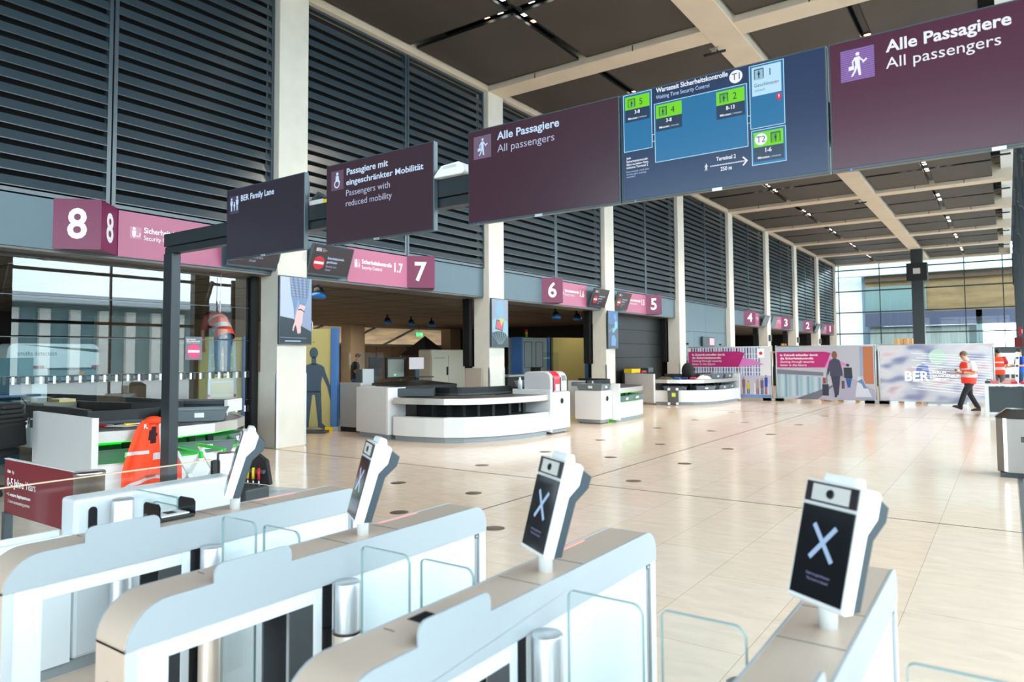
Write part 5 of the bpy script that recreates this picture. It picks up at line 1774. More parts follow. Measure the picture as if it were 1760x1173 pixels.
obj('legs', B().box(-1.1, .4, -.25, .25, 0, .74), blackm, t)
tray(-9.5, 14.25, .862, .1, 'grey tray on the black belt between the two porthole cabinets', 'trays of the third lane')
t = thing('orange_dome', 'small orange and white warning lamp on the black belt', 'lamp', (-8.92, 14.25, .86))
obj('dome', B().ball((0, 0, .10), .09, .09, .10), mat('lamp_orange', rgb(250, 110, 50), .35), t)
obj('white_cap', B().ball((.06, .06, .12), .06, .06, .08), whitep, t)
tag(obj('black_case', B((-13.3, 20.2, .93)).box(-13.4, -13.2, 20.05, 20.4, .93, 1.24), black, None, .02), 'small black case with picture on the shelf before the grey scanner cabinet', 'case').location = (-13.3, 20.2, .93)
obj('case_shelf', B().box(-.25, .25, -.8, .6, -.93, 0), blackm, bpy.data.objects['black_case'])

# ---- lane 5
arc5 = [(-9.50, 21.57), (-9.1, 21.60), (-8.69, 21.70), (-8.3, 21.88), (-8.05, 22.1), (-7.88, 22.6), (-7.79, 23.2), (-7.77, 23.9), (-7.80, 24.85)]
counter('farthest curved white bag counter with a backpack on top', arc5, [(-7.76, 24.88, -8.8, 24.88, .96, 0), (-9.52, 21.55, -10.95, 22.35, 1.0, 1)], False, .95, (-8.7, 23, 0))
for i, (x, y, rz) in enumerate(((-8.98, 22.0, .1), (-8.25, 22.55, .75), (-8.1, 23.55, 1.45), (-8.12, 24.4, 1.55))):
    tray(x, y, .452, rz, 'grey tray on the shelf of the farthest counter, %s from the left' % ['first', 'second', 'third', 'fourth'][i], 'trays on the farthest counter')
for i, (x, y, rz) in enumerate(((-8.25, 23.4, 1.3), (-8.15, 24.25, 1.5))):
    tray(x, y, .818, rz, 'dark tray on top of the farthest counter, %s one' % ['left', 'right'][i], 'trays on the farthest counter')
t = thing('backpack', 'black backpack standing on the farthest counter', 'backpack', (-8.75, 22.55, .818))
b = B()
b.ball((0, 0, .27), .22, .16, .28, 18)
obj('bag', b, blackm, t)
obj('front_pocket', B().ball((.12, -.05, .16), .14, .10, .15, 14), rubber, t)
obj('loop', B().tube([(-.05, 0, .53), (-.03, 0, .60), (.03, 0, .60), (.05, 0, .53)], .014, 8), blackm, t)
def cloth(x, y, z, sx, sy, h, m, label, seed):
    random.seed(seed)
    b = B()
    n = 12
    vs = []
    for j in range(n + 1):
        for i in range(n + 1):
            u, v = i / n - .5, j / n - .5
            e = max(0, 1 - (2 * abs(u)) ** 3) * max(0, 1 - (2 * abs(v)) ** 3)
            vs.append((u * sx, v * sy, h * e * (.6 + .4 * random.random())))
    b.add(vs, [(j * (n + 1) + i, j * (n + 1) + i + 1, (j + 1) * (n + 1) + i + 1, (j + 1) * (n + 1) + i) for j in range(n) for i in range(n)], True)
    o = tag(obj('folded_cloth', b, m), label, 'cloth')
    o.location = (x, y, z)
    return o
cloth(-8.35, 23.0, .818, .45, .6, .13, txt, 'crumpled white cloth on the farthest counter right of the backpack', 3)
cloth(-9.3, 21.95, .818, .5, .35, .10, mat('brown_cloth', (.10, .06, .05), .8), 'dark brown cloth at the left end of the farthest counter', 4)
for i, (x, y, c_, n_) in enumerate(((-8.95, 22.1, rgb(60, 110, 180), 'blue'), (-8.75, 22.25, rgb(40, 60, 120), 'navy'), (-8.5, 22.35, rgb(205, 70, 90), 'red'))):
    tag(obj('pouch', B().box(-.1, .1, -.06, .06, 0, .07), mat('pouch_' + n_, c_, .6), None, .02), 'small %s pouch in front of the black backpack' % n_, 'pouch').location = (x, y, .818)
t = thing('wheeled_dolly', 'dark upright board with four white wheels leaning on the farthest counter', 'dolly', (-8.86, 21.5, 0), math.radians(20))
obj('board', B().obox((0, .06, .30), .34, .05, .58, Matrix.Rotation(-.12, 3, 'X')), mat('dolly_grey', (.07, .065, .07), .6), t, .01)
for x in (-.13, .13):
    for z in (.06, .52):
        obj('wheel', B().tube([(x, .0 + z * .1, z), (x, -.05 + z * .1, z)], .045, 14), whitep, t)
st = obj('sticker', B().obox((.02, .02, .34), .12, .006, .12, Matrix.Rotation(-.12, 3, 'X')), mat('sticker_lime', rgb(190, 215, 60), .5), t)
t = thing('yellow_case', 'bright yellow box at the black shutter behind the farthest counter', 'box', (-11.0, 23.1, 0))
obj('yellow_box', B().box(-.2, .1, -.35, .35, 1.0, 1.14), yel, t)
obj('pedestal', B().box(-.2, .1, -.5, 1.6, 0, 1.0), blackm, t)
obj('red_items', B().box(-.15, .05, .6, 1.0, 1.0, 1.06), red, t)
obj('black_box', B().box(-.2, .1, 1.05, 1.5, 1.0, 1.16), dgrey, t)
# ================================================================ PEOPLE
def skinned(name, V, E_, m, parent, sub=2):
    """one continuous limb-and-trunk surface grown round a skeleton: V = [(co, radius)], root first"""
    me = bpy.data.meshes.new(name)
    me.from_pydata([v[0] for v in V], E_, [])
    o = bpy.data.objects.new(name, me)
    C.objects.link(o)
    md = o.modifiers.new('skin', 'SKIN')
    md.use_smooth_shade = True
    sv = me.skin_vertices[0].data
    for i, v in enumerate(V):
        r = v[1] if isinstance(v[1], tuple) else (v[1], v[1])
        sv[i].radius = r
        sv[i].use_root = i == 0
    ss = o.modifiers.new('sub', 'SUBSURF')
    ss.levels = ss.render_levels = sub
    me.materials.append(m)
    o.parent = parent
    return o

def loft(b, rings, n=16, caps=True):
    """rings = [(centre, vec_a, vec_b)] ellipses joined into a skin"""
    vs, fs = [], []
    for c, a, d in rings:
        c, a, d = Vector(c), Vector(a), Vector(d)
        for k in range(n):
            t = 2 * PI * k / n
            vs.append(c + a * math.cos(t) + d * math.sin(t))
    for i in range(len(rings) - 1):
        for k in range(n):
            fs.append((i * n + k, i * n + (k + 1) % n, (i + 1) * n + (k + 1) % n, (i + 1) * n + k))
    if caps:
        fs.append(tuple(range(n))[::-1])
        fs.append(tuple((len(rings) - 1) * n + k for k in range(n)))
    return b.add(vs, fs, True)

def person(label, loc, rz, J, top, bottom, hair, vest=None, sleeve='short', shoes=None, belly=0.0, sk=None):
    """J: joints in the figure's own frame, x forward, y left, z up. Body = one skin; clothes and hair are children."""
    t = thing('person', label, 'person', loc, rz)
    sk = sk or skin
    V, E_, ix = [], [], {}
    def v(n, co, r, par=None):
        ix[n] = len(V)
        V.append((Vector(co), r))
        if par:
            E_.append((ix[par], ix[n]))
    v('pel', J['pel'], .11)
    v('spn', J['spn'], .11, 'pel')
    v('chs', J['chs'], .12, 'spn')
    v('nek', J['nek'], .055, 'chs')
    hd = Vector(J['head'])
    nk = Vector(J['nek'])
    ax = (hd - nk).normalized()
    fw = Vector(J.get('face', (1, 0, 0))).normalized()
    v('jaw', nk + ax * .085 + fw * .02, .066, 'nek')
    v('h1', nk + ax * .16 + fw * .015, .083, 'jaw')
    v('h2', nk + ax * .215 + fw * .0, .072, 'h1')
    v('nose', nk + ax * .125 + fw * .105, .013, 'jaw')
    for s in 'lr':
        v('sh' + s, J['sh' + s], .060, 'chs')
        v('el' + s, J['el' + s], .043, 'sh' + s)
        v('wr' + s, J['wr' + s], .030, 'el' + s)
        d = (Vector(J['wr' + s]) - Vector(J['el' + s])).normalized()
        hd_ = Vector(J.get('ha' + s, Vector(J['wr' + s]) + d * .09))
        v('pa' + s, hd_, .032, 'wr' + s)
        d2 = (hd_ - Vector(J['wr' + s])).normalized()
        side = d2.cross(Vector((0, 0, 1)))
        side = side.normalized() if side.length > .2 else Vector((0, 1, 0))
        curl = side.cross(d2) * -1
        for q in range(4):
            a = hd_ + side * (q - 1.5) * .019 + d2 * .035
            L = (.040, .047, .044, .034)[q]
            v('f%s%da' % (s, q), a, .0105, 'pa' + s)
            v('f%s%db' % (s, q), a + d2 * L * .8 + curl * L * .4, .009, 'f%s%da' % (s, q))
        v('th' + s, hd_ + side * -.045 + d2 * .012 + curl * .012, .011, 'pa' + s)
        v('tt' + s, hd_ + side * -.05 + d2 * .045 + curl * .025, .009, 'th' + s)
        v('hp' + s, J['hp' + s], .085, 'pel')
        v('kn' + s, J['kn' + s], .055, 'hp' + s)
        v('an' + s, J['an' + s], .038, 'kn' + s)
        v('to' + s, J['to' + s], .030, 'an' + s)
    skinned('body', V, E_, sk, t)
    # hair cap, ears, eyes
    up = nk + ax * .185
    b = B()
    sd = ax.cross(fw).normalized()
    f2 = sd.cross(ax).normalized()
    def hp_(a, e, r=1.0):
        return up + (f2 * math.cos(a) * math.cos(e) * .098 + sd * math.sin(a) * math.cos(e) * .086) * r + ax * (math.sin(e) * .092 * r)
    rows, n = 6, 18
    vs, fs = [], []
    for j in range(rows + 1):
        for k in range(n):
            a = 2 * PI * k / n
            low = .35 if abs(math.atan2(math.sin(a), math.cos(a))) < .9 else (-.35 if abs(math.atan2(math.sin(a), math.cos(a))) < 1.7 else -.95)
            e = low + (PI / 2 - low) * j / rows
            vs.append(hp_(a, e, 1.02))
    for j in range(rows):
        for k in range(n):
            fs.append((j * n + k, j * n + (k + 1) % n, (j + 1) * n + (k + 1) % n, (j + 1) * n + k))
    b.add(vs, fs, True)
    obj('hair', b, hair, t)
    for s in (-1, 1):
        obj('ear', B().ball(nk + ax * .145 + sd * s * .084 - fw * .005, .018, .012, .028, 8), sk, t)
        obj('eye', B().ball(nk + ax * .165 + sd * s * .032 + fw * .088, .010, .010, .007, 8), haird, t)
    # clothes
    sy = Vector((0, 1, 0))
    def ring(p, q, rx, ry, shift=0):
        ta = (Vector(q) - Vector(p)).normalized()
        fwd = sy.cross(ta).normalized()
        return fwd * rx, sy * ry
    pe, sp, ch, ne = (Vector(J[k]) for k in ('pel', 'spn', 'chs', 'nek'))
    def torso(g, low=.06, neck=True):
        R = []
        segs = [(pe + (pe - sp).normalized() * low, pe, sp, .125 + g, .165 + g), (pe, pe, sp, .125 + g + belly * .5, .17 + g), (sp, pe, ch, .125 + g + belly, .16 + g), (ch, sp, ne, .13 + g + belly * .3, .185 + g), (ch + (ne - ch) * .55, ch, ne, .10 + g, .185 + g * .8), (ch + (ne - ch) * .85, ch, ne, .07 + g * .7, .10 + g * .5)]
        if neck:
            segs.append((ne - (ne - ch) * .02, ch, ne, .062, .066))
        for c, p, q, rx, ry in segs:
            a, d = ring(p, q, rx, ry)
            R.append((c + (sy.cross((q - p).normalized())).normalized() * belly * .35, a, d))
        return R
    b = loft(B(), torso(.012))
    for s in 'lr':
        sh, el, wr = Vector(J['sh' + s]), Vector(J['el' + s]), Vector(J['wr' + s])
        inn = sh + (ch - sh) * .45
        if sleeve == 'short':
            b.tube([inn, sh, sh + (el - sh) * .45, sh + (el - sh) * .78], [.085, .078, .070, .066], 12)
        else:
            b.tube([inn, sh, el, wr], [.085, .076, .060, .045], 12)
    obj('shirt', b, top, t)
    if vest:
        b = B()
        R = torso(.035, .13, False)
        b.m(vest)
        n = 20
        # split into courses so the reflective bands can differ
        fine = []
        for (c0, a0, d0), (c1, a1, d1) in zip(R[:-1], R[1:]):
            for q in range(4):
                f_ = q / 4
                fine.append((c0.lerp(c1, f_), a0.lerp(a1, f_), d0.lerp(d1, f_)))
        fine.append(R[-1])
        loft(b, fine, n, False)
        b.mats = [vest, retro]
        nb = len(b.f) // n
        for r_ in range(nb):
            for k in range(n):
                band = r_ in (5, 6, 10)
                strap = r_ > 10 and k in (3, 4, 16, 17)
                if band or strap:
                    b.mi[r_ * n + k] = 1
        ve = obj('vest', b, None, t)
        sm = ve.modifiers.new('thick', 'SOLIDIFY')
        sm.thickness = .006
    b = B()
    a, d = ring(pe, sp, .125 + belly * .4, .17)
    loft(b, [(pe + (sp - pe).normalized() * .06, a, d), (pe, a * 1.02, d * 1.02), (pe - (sp - pe).normalized() * .09, a * .95, d * 1.0)])
    for s in 'lr':
        hp, kn, an = Vector(J['hp' + s]), Vector(J['kn' + s]), Vector(J['an' + s])
        b.tube([pe + (hp - pe) * .9 + Vector((0, 0, .02)), hp + (kn - hp) * .12, hp + (kn - hp) * .55, kn, kn + (an - kn) * .5, an + (an - kn).normalized() * .02], [.100, .104, .088, .070, .068, .064], 14)
    obj('trousers', b, bottom, t)
    for s in 'lr':
        an, to = Vector(J['an' + s]), Vector(J['to' + s])
        d = (to - an)
        f_ = Vector((d.x, d.y, 0)).normalized()
        heel = an - f_ * .06 + Vector((0, 0, to.z - an.z if to.z < an.z else -.05))
        b = B()
        up_ = f_.cross(Vector((-f_.y, f_.x, 0)))
        sdv = Vector((-f_.y, f_.x, 0))
        ax2 = (to - heel).normalized()
        nn = sdv.cross(ax2) * -1
        nn = nn if nn.z > 0 else -nn
        R = []
        for q, wd, hh in ((-.02, .030, .035), (0.0, .040, .055), (.35, .042, .055), (.7, .048, .040), (.95, .042, .028), (1.1, .018, .014)):
            R.append((heel + ax2 * ((to - heel).length * q) + nn * (hh - .02), sdv * wd, nn * hh))
        loft(b, R, 12)
        obj('shoe', b, shoes or trouser, t)
    return t

def P0(**k):
    J = dict(pel=(0, 0, .95), spn=(0, 0, 1.14), chs=(.01, 0, 1.34), nek=(.02, 0, 1.49), head=(.04, 0, 1.72),
             shl=(0, .185, 1.43), shr=(0, -.185, 1.43), ell=(-.02, .23, 1.13), elr=(-.02, -.23, 1.13), wrl=(.08, .24, .88), wrr=(.08, -.24, .88),
             hpl=(0, .095, .90), hpr=(0, -.095, .90), knl=(.02, .10, .49), knr=(.02, -.10, .49), anl=(0, .11, .09), anr=(0, -.11, .09), tol=(.15, .13, .035), tor=(.15, -.13, .035))
    J.update(k)
    return J

# walking man looking at the phone in his hands
Jw = P0(pel=(0, 0, .91), spn=(-.01, 0, 1.10), chs=(.03, 0, 1.29), nek=(.07, 0, 1.43), head=(.15, 0, 1.63), face=(.9, 0, -.4),
        shl=(.03, .19, 1.36), shr=(.03, -.19, 1.36), ell=(-.02, .25, 1.07), elr=(-.0, -.25, 1.07), wrl=(.25, .10, 1.10), wrr=(.24, -.12, 1.09), hal=(.33, .05, 1.13), har=(.32, -.06, 1.12),
        hpl=(0, .09, .87), hpr=(0, -.09, .87), knl=(.22, .09, .50), knr=(-.06, -.09, .47), anl=(.36, .09, .13), anr=(-.26, -.09, .12), tol=(.53, .10, .16), tor=(-.10, -.10, .035))
t = person('man in orange vest and white shirt walking left, looking at a phone', (-.90, 23.38, -.02), math.radians(214), Jw, txt, trouser, hairb, orange2, belly=.05)
obj('phone', B().obox((.36, -.01, 1.165), .07, .075, .012, Matrix.Rotation(-.5, 3, 'Y')), black, t)
obj('glasses', B().tube([(.235, -.05, 1.575), (.24, 0, 1.577), (.235, .05, 1.575)], .006, 6).tube([(.235, .05, 1.575), (.12, .085, 1.60)], .005, 6).tube([(.235, -.05, 1.575), (.12, -.085, 1.60)], .005, 6), black, t)
obj('dark_front', loft(B(), [((.155, 0, .96), (.03, 0, 0), (0, .09, 0)), ((.175, 0, 1.12), (.03, 0, 0), (0, .085, 0)), ((.175, 0, 1.28), (.02, 0, 0), (0, .05, 0))], 10), trouser, t)
obj('wrist_watch', B().tube([(.225, .12, 1.098), (.245, .105, 1.10)], .036, 12), black, t)

# worker bending forward on the ladder, seen from behind through the glass
Jl = P0(pel=(-.05, 0, .86), spn=(.08, 0, 1.03), chs=(.24, 0, 1.15), nek=(.36, 0, 1.20), head=(.53, 0, 1.22), face=(.3, 0, -.95),
        shl=(.28, .19, 1.15), shr=(.28, -.19, 1.15), ell=(.36, .23, .87), elr=(.40, -.20, .88), wrl=(.38, .20, .62), wrr=(.42, -.16, .62),
        hpl=(-.05, .095, .81), hpr=(-.05, -.095, .81), knl=(-.0, .10, .44), knr=(-.02, -.10, .44), anl=(-.03, .10, .09), anr=(-.03, -.10, .09), tol=(.12, .12, .035), tor=(.12, -.12, .035))
t = person('worker in orange vest and blue jeans bending over on the step ladder', (-13.28, 8.42, 1.27), math.radians(178), Jl, mat('pink_shirt', rgb(190, 90, 90), .7), denim, haird, orange)
# two men standing at the far right
Jo = P0(elr=(.0, -.27, 1.15), wrr=(.2, -.2, 1.1), ell=(.0, .26, 1.12), wrl=(.18, .2, 1.0))
person('worker in orange vest seen from behind between the banner and the table', (-.30, 31.6, 0), math.radians(80), Jo, mat('red_shirt', rgb(190, 40, 50), .7), mat('grey_work_trousers', (.12, .13, .14), .8), haird, orange)
person('man in blue shirt standing at the far right edge facing left', (.36, 31.2, 0), math.radians(205), P0(ell=(.02, .24, 1.15), elr=(.04, -.25, 1.15), wrl=(.27, .15, 1.18), wrr=(.27, -.16, 1.12)), mat('royal_blue_shirt', rgb(24, 84, 190), .7), denim, haird)
# two men inside the lanes
person('man in black shirt and jeans looking down inside the second lane', (-17.0, 15.4, 0), math.radians(45), P0(head=(.12, 0, 1.70), face=(.85, 0, -.5), ell=(.02, .25, 1.15), elr=(.02, -.25, 1.15), wrl=(.27, .2, 1.12), wrr=(.27, -.2, 1.12)), mat('charcoal_shirt', (.02, .02, .025), .8), denim, hairb)
person('man with reddish hair in dark shirt leaning forward in the third lane', (-16.0, 22.5, 0), math.radians(40), P0(chs=(.10, 0, 1.31), nek=(.17, 0, 1.42), head=(.25, 0, 1.62), shl=(.1, .19, 1.38), shr=(.1, -.19, 1.38), ell=(.2, .24, 1.1), elr=(.2, -.24, 1.1), wrl=(.4, .2, 1.05), wrr=(.4, -.2, 1.05)), mat('olive_shirt', (.06, .055, .045), .8), trouser, mat('red_hair', rgb(150, 85, 50), .7), sleeve='long')

# ================================================================ SITE FENCES WITH PRINTED BANNERS
galv = mat('galvanised_steel', (.52, .55, .56), .4, .6)
def fence(label, x0, y0, x1, y1, h=1.90):
    d = Vector((x1 - x0, y1 - y0, 0))
    L = d.length
    u = d.normalized()
    t = thing('site_fence', label, 'fence', ((x0 + x1) / 2, (y0 + y1) / 2, 0), 0, 'site fences carrying printed banners')
    o = tuple(t.location)
    a, c = Vector((x0, y0, 0)), Vector((x1, y1, 0))
    n = Vector((u.y, -u.x, 0))
    b = B(o)
    b.tube([a + Vector((0, 0, .05)), a + Vector((0, 0, h + .03))], .021, 12)
    obj('post', b, galv, t)
    obj('post', B(o).tube([c + Vector((0, 0, .05)), c + Vector((0, 0, h + .03))], .021, 12), galv, t)
    b = B(o)
    for z in (.10, h):
        b.tube([a + Vector((0, 0, z)), c + Vector((0, 0, z))], .016, 8)
    for i in range(1, 22):
        p = a + u * L * i / 22 - n * .0
        b.tube([p + Vector((0, 0, .10)), p + Vector((0, 0, h))], .003, 5, False)
    obj('mesh_frame', b, galv, t)
    P = Panel(t, a + n * .03 + u * .03 + Vector((0, 0, .085)), u, (0, 0, 1), .002)
    return t, P, L - .06, h - .10
def base_block(p, rz, label):
    t = thing('concrete_foot', label, 'concrete foot', (p[0], p[1], 0), rz, 'concrete fence feet')
    obj('block', B().box(-.36, -.05, -.12, .12, 0, .12).box(.05, .36, -.12, .12, 0, .12).box(-.36, .36, -.12, -.05, 0, .12).box(-.36, .36, .05, .12, 0, .12), mat('concrete_foot', (.32, .34, .34), .8), t, .015)
    return t
bw = mat('banner_white', (.66, .66, .70), .55)
mag = mat('banner_magenta', rgb(172, 22, 106), .5)
magl = mat('banner_pale_magenta', rgb(205, 120, 185), .5)
def B_(n, r, g, b):
    return mat('print_' + n, tuple(.70 * q for q in rgb(r, g, b)), .55)
def headline(P, x, w, y1, h):
    P.poly([(0, y1 - h), (w * .62, y1 - h), (w * .70, y1 - h * .1), (w * .62, y1), (0, y1)], mag, 'headline_field', 3)
    P.poly([(w * .62, y1 - h), (w * .92, y1 - h * .86), (w * .78, y1 - h * .5), (w * .66, y1 - h * .4)], magl, 'headline_field', 2.5)
    for i, (s_, ww, bd) in enumerate((('In Zukunft schneller durch', 1.22, 1), ('die Sicherheitskontrolle', 1.08, 1), ('Getting through security', 1.11, 0), ('faster in the future', .86, 0))):
        P.text(s_, x, y1 - .145 - i * .115, .068, txt, ww, bool(bd), l=5)

t, P, L, H = fence('site fence banner at the left with small travellers queueing below a magenta headline', -9.82, 25.35, -6.78, 25.40)
P.rect(0, 0, L, H, bw, 'banner', 1)
random.seed(5)
for i in range(30):
    x = .1 + i * .098
    if x > L - .35:
        break
    c_ = ((70, 90, 150), (110, 140, 190), (40, 60, 90), (160, 185, 215))[random.randrange(4)]
    P.rect(x, H * .44, x + .055, H * .99, B_('hall%d' % c_[0], *c_), 'printed_hall', 1.5)
for i in range(5):
    P.rect(0, H * (.50 + i * .09), L, H * (.512 + i * .09), bw, 'printed_hall', 1.8)
P.rect(0, 0, L, .12, B_('floor_blue', 120, 160, 215), 'printed_floor', 1.5)
P.rect(0, .12, L, H * .44, B_('pale_lilac', 205, 208, 228), 'printed_hall', 1.2)
headline(P, .14, L, H * .92, .56)
for i, (x, c_) in enumerate(((2.02, (150, 110, 110)), (2.18, (222, 204, 60)), (2.5, (190, 170, 150)), (2.66, (120, 100, 130)), (2.8, (30, 80, 190)))):
    h = (.58, .46, .52, .56, .66)[i]
    P.disc(x, .12 + h, .035, B_('face', 200, 150, 130), 'printed_traveller', 3, 12)
    P.rect(x - .055, .12 + h * .42, x + .055, .12 + h * .92, B_('shirt%d' % i, *c_), 'printed_traveller', 3)
    P.rect(x - .04, .13, x - .008, .12 + h * .42, B_('leg%d' % (i % 2), *((150, 60, 60), (40, 50, 90))[i % 2]), 'printed_traveller', 3)
    P.rect(x + .008, .13, x + .04, .12 + h * .42, B_('leg%d' % (i % 2), *((150, 60, 60), (40, 50, 90))[i % 2]), 'printed_traveller', 3)
    P.nxt()
for i in range(5):
    P.rect(1.95 + i * .22, .12, 1.99 + i * .22, .52, bw, 'printed_barrier', 2.8)
P.rect(2.52, H - .38, 2.76, H - .05, txt, 'notice_sheet', 4)
P.disc(2.64, H - .22, .06, red, 'notice_disc', 5)
P.flush()
t, P, L, H = fence('site fence banner in the middle with a printed woman pulling a suitcase', -6.64, 25.40, -3.53, 25.45)
P.rect(0, 0, L, H, B_('pale_grey', 200, 202, 214), 'banner', 1)
for i in range(12):
    P.rect(.02 + i * .12, .12 * (1 if i > 3 else .5), .09 + i * .12, .88 - i * .012, B_('glass%d' % (i % 3), *((150, 205, 220), (190, 225, 232), (120, 180, 205))[i % 3]), 'printed_glazing', 1.5)
P.poly([(0, .86), (1.5, .80), (1.5, .92), (0, 1.02)], B_('slate_lilac', 130, 130, 150), 'printed_roof', 2)
P.poly([(1.3, .0), (3.05, .0), (3.05, .35), (2.1, .9), (1.9, .6)], B_('lilac_floor', 186, 182, 205), 'printed_floor', 1.8)
P.poly([(0.55, 0), (1.3, 0), (1.9, .55), (1.2, .25)], B_('slate_floor', 120, 118, 135), 'printed_floor', 2)
P.rect(2.72, .55, 3.02, H - .03, B_('orange_wall', 205, 125, 85), 'printed_wall', 1.8)
P.rect(2.62, .8, 2.72, H - .03, B_('pillar_blue', 160, 180, 210), 'printed_wall', 1.8)
P.rect(.0, H - .18, .75, H - .02, B_('pale_blue_top', 180, 205, 225), 'printed_roof', 1.6)
headline(P, .12, L * .82, H * .90, .54)
wm_, wd_ = B_('suit', 70, 70, 96), B_('suit_dark', 56, 58, 80)
cx = 1.86
P.nxt()
P.disc(cx, 1.50, .085, B_('auburn', 150, 90, 66), 'printed_woman', 4, ry=.13)
P.poly([(cx - .16, 1.30), (cx - .05, 1.38), (cx + .06, 1.38), (cx + .16, 1.32), (cx + .19, .80), (cx - .15, .80)], wm_, 'printed_woman', 4.5)
P.poly([(cx - .13, .82), (cx + .17, .82), (cx + .10, .16), (cx - .02, .16)], wd_, 'printed_woman', 4.2)
P.poly([(cx - .16, 1.30), (cx - .24, .98), (cx - .22, .80), (cx - .15, .98), (cx - .09, 1.2)], wm_, 'printed_woman', 4.6)
P.poly([(cx + .16, 1.32), (cx + .24, .96), (cx + .24, .78), (cx + .18, .82), (cx + .10, 1.15)], wm_, 'printed_woman', 4.6)
P.rect(cx - .02, .10, cx + .05, .17, B_('shoe', 30, 30, 44), 'printed_woman', 4)
P.nxt()
P.rect(cx - .40, .14, cx - .20, .52, B_('suitcase', 46, 56, 74), 'printed_suitcase', 4)
P.rect(cx - .38, .54, cx - .28, .74, B_('bag_red', 150, 80, 70), 'printed_suitcase', 4)
P.line([(cx - .25, .52), (cx - .25, .92)], .016, B_('suitcase', 46, 56, 74), 'printed_suitcase', 4)
P.nxt()
P.rect(cx + .20, .38, cx + .29, .64, B_('handbag', 100, 70, 80), 'printed_handbag', 4)
P.nxt()
P.disc(cx + .40, 1.16, .05, B_('cap_dark', 50, 50, 60), 'printed_man', 4)
P.poly([(cx + .27, 1.08), (cx + .52, 1.08), (cx + .54, .74), (cx + .28, .74)], B_('coat_dark', 52, 56, 70), 'printed_man', 4)
P.poly([(cx + .32, .76), (cx + .52, .78), (cx + .46, .42), (cx + .38, .42)], B_('jeans_blue', 52, 96, 160), 'printed_man', 4)
P.nxt()
P.poly([(cx + .6, .12), (cx + 1.1, .12), (cx + .85, .7), (cx + .7, .8)], B_('glow_white', 226, 232, 244), 'printed_glare', 3)
P.poly([(cx + .66, .62), (cx + .82, .72), (cx + .92, .5), (cx + .98, .4), (cx + .86, .4), (cx + .8, .55)], B_('blue_child', 110, 145, 195), 'printed_child', 4)
P.flush()
t, P, L, H = fence('pale site fence banner at the right with BER lettering behind the walking man', -3.44, 25.48, -.36, 26.15)
def blur_print():
    m = mat('blurred_print', (.7, .7, .75), .55)
    t_ = m.node_tree
    p_ = t_.nodes['Principled BSDF']
    c_ = t_.nodes.new('ShaderNodeTexCoord')
    mp = t_.nodes.new('ShaderNodeMapping')
    mp.inputs['Scale'].default_value = (.55, .55, 1.1)
    mp.inputs['Location'].default_value = (.3, .2, .45)
    n_ = t_.nodes.new('ShaderNodeTexNoise')
    n_.inputs['Scale'].default_value = 2.1
    n_.inputs['Detail'].default_value = 1.0
    r_ = t_.nodes.new('ShaderNodeValToRGB')
    e = r_.color_ramp.elements
    e[0].position, e[0].color = .22, (*rgb(80, 92, 150), 1)
    e[1].position, e[1].color = .80, (*rgb(160, 178, 170), 1)
    for ps, cc in ((.34, (156, 158, 190)), (.44, (214, 216, 228)), (.56, (236, 230, 234)), (.64, (228, 200, 210)), (.72, (180, 150, 170))):
        q = e.new(ps)
        q.color = (*(.62 * v_ for v_ in rgb(*cc)), 1)
    t_.links.new(c_.outputs['Object'], mp.inputs['Vector'])
    t_.links.new(mp.outputs['Vector'], n_.inputs['Vector'])
    t_.links.new(n_.outputs['Fac'], r_.inputs['Fac'])
    t_.links.new(r_.outputs['Color'], p_.inputs['Base Color'])
    return m
P.rect(0, 0, L, H, blur_print(), 'banner', 1)
P.nxt()
P.disc(1.62, 1.42, .24, B_('mint_glow', 196, 224, 206), 'printed_glow', 2)
P.poly([(.98, .72), (1.4, .72), (1.36, 1.12), (1.2, 1.2), (1.04, 1.1)], B_('blue_blur', 96, 124, 190), 'printed_figure', 2)
P.poly([(1.45, .75), (2.4, .72), (2.4, .98), (1.8, 1.06), (1.5, 1.0)], B_('grey_blur', 146, 138, 154), 'printed_shade', 1.9)
for i in range(16):
    P.nxt()
    y0 = .3 + i * .075
    P.line([(.9 + (i % 3) * .15, y0 + .12), (L - .05, y0 - .10 + i * .006)], .011, txt, 'printed_streak', 3)
P.text('BER', .70, .66, .30, txt, .68, True, l=5)
for i, (s_, ww) in enumerate((('BERLIN', .36), ('BRANDENBURG', .80), ('AIRPORT', .44))):
    P.text(s_, 1.48, .90 - i * .115, .078, txt, ww, True, l=5)
P.flush()
base_block((-6.71, 25.30), 0, 'concrete fence foot below the joint of the left and middle banners')
base_block((-3.49, 25.36), 0, 'concrete fence foot below the joint of the middle and right banners')
t = thing('fence_bar_foot', 'long grey slotted foot lying under the right banner', 'fence foot', (-1.55, 26.0, 0), math.radians(14))
obj('bar', B().box(-.62, .45, -.1, .1, .02, .15), mat('foot_teal_grey', (.36, .42, .43), .6), t, .01)
obj('slot', B().box(-.3, -.12, -.104, -.1, .10, .14).box(.05, .25, -.104, -.1, .10, .14), black, t)
for i, (x, y) in enumerate(((-4.75, 26.3), (-2.95, 26.6))):
    t = thing('wood_pallet', ['yellowish wooden pallet behind the middle banner', 'yellowish wooden pallet behind the left end of the right banner'][i], 'pallet', (x, y, 0))
    obj('boards', B().box(-.6, .6, -.2, .2, .09, .12), wood, t)
    for q in (-.55, 0, .55):
        obj('block', B().box(q - .06, q + .06, -.2, .2, 0, .09), mat('pallet_block', rgb(205, 150, 70), .7), t)
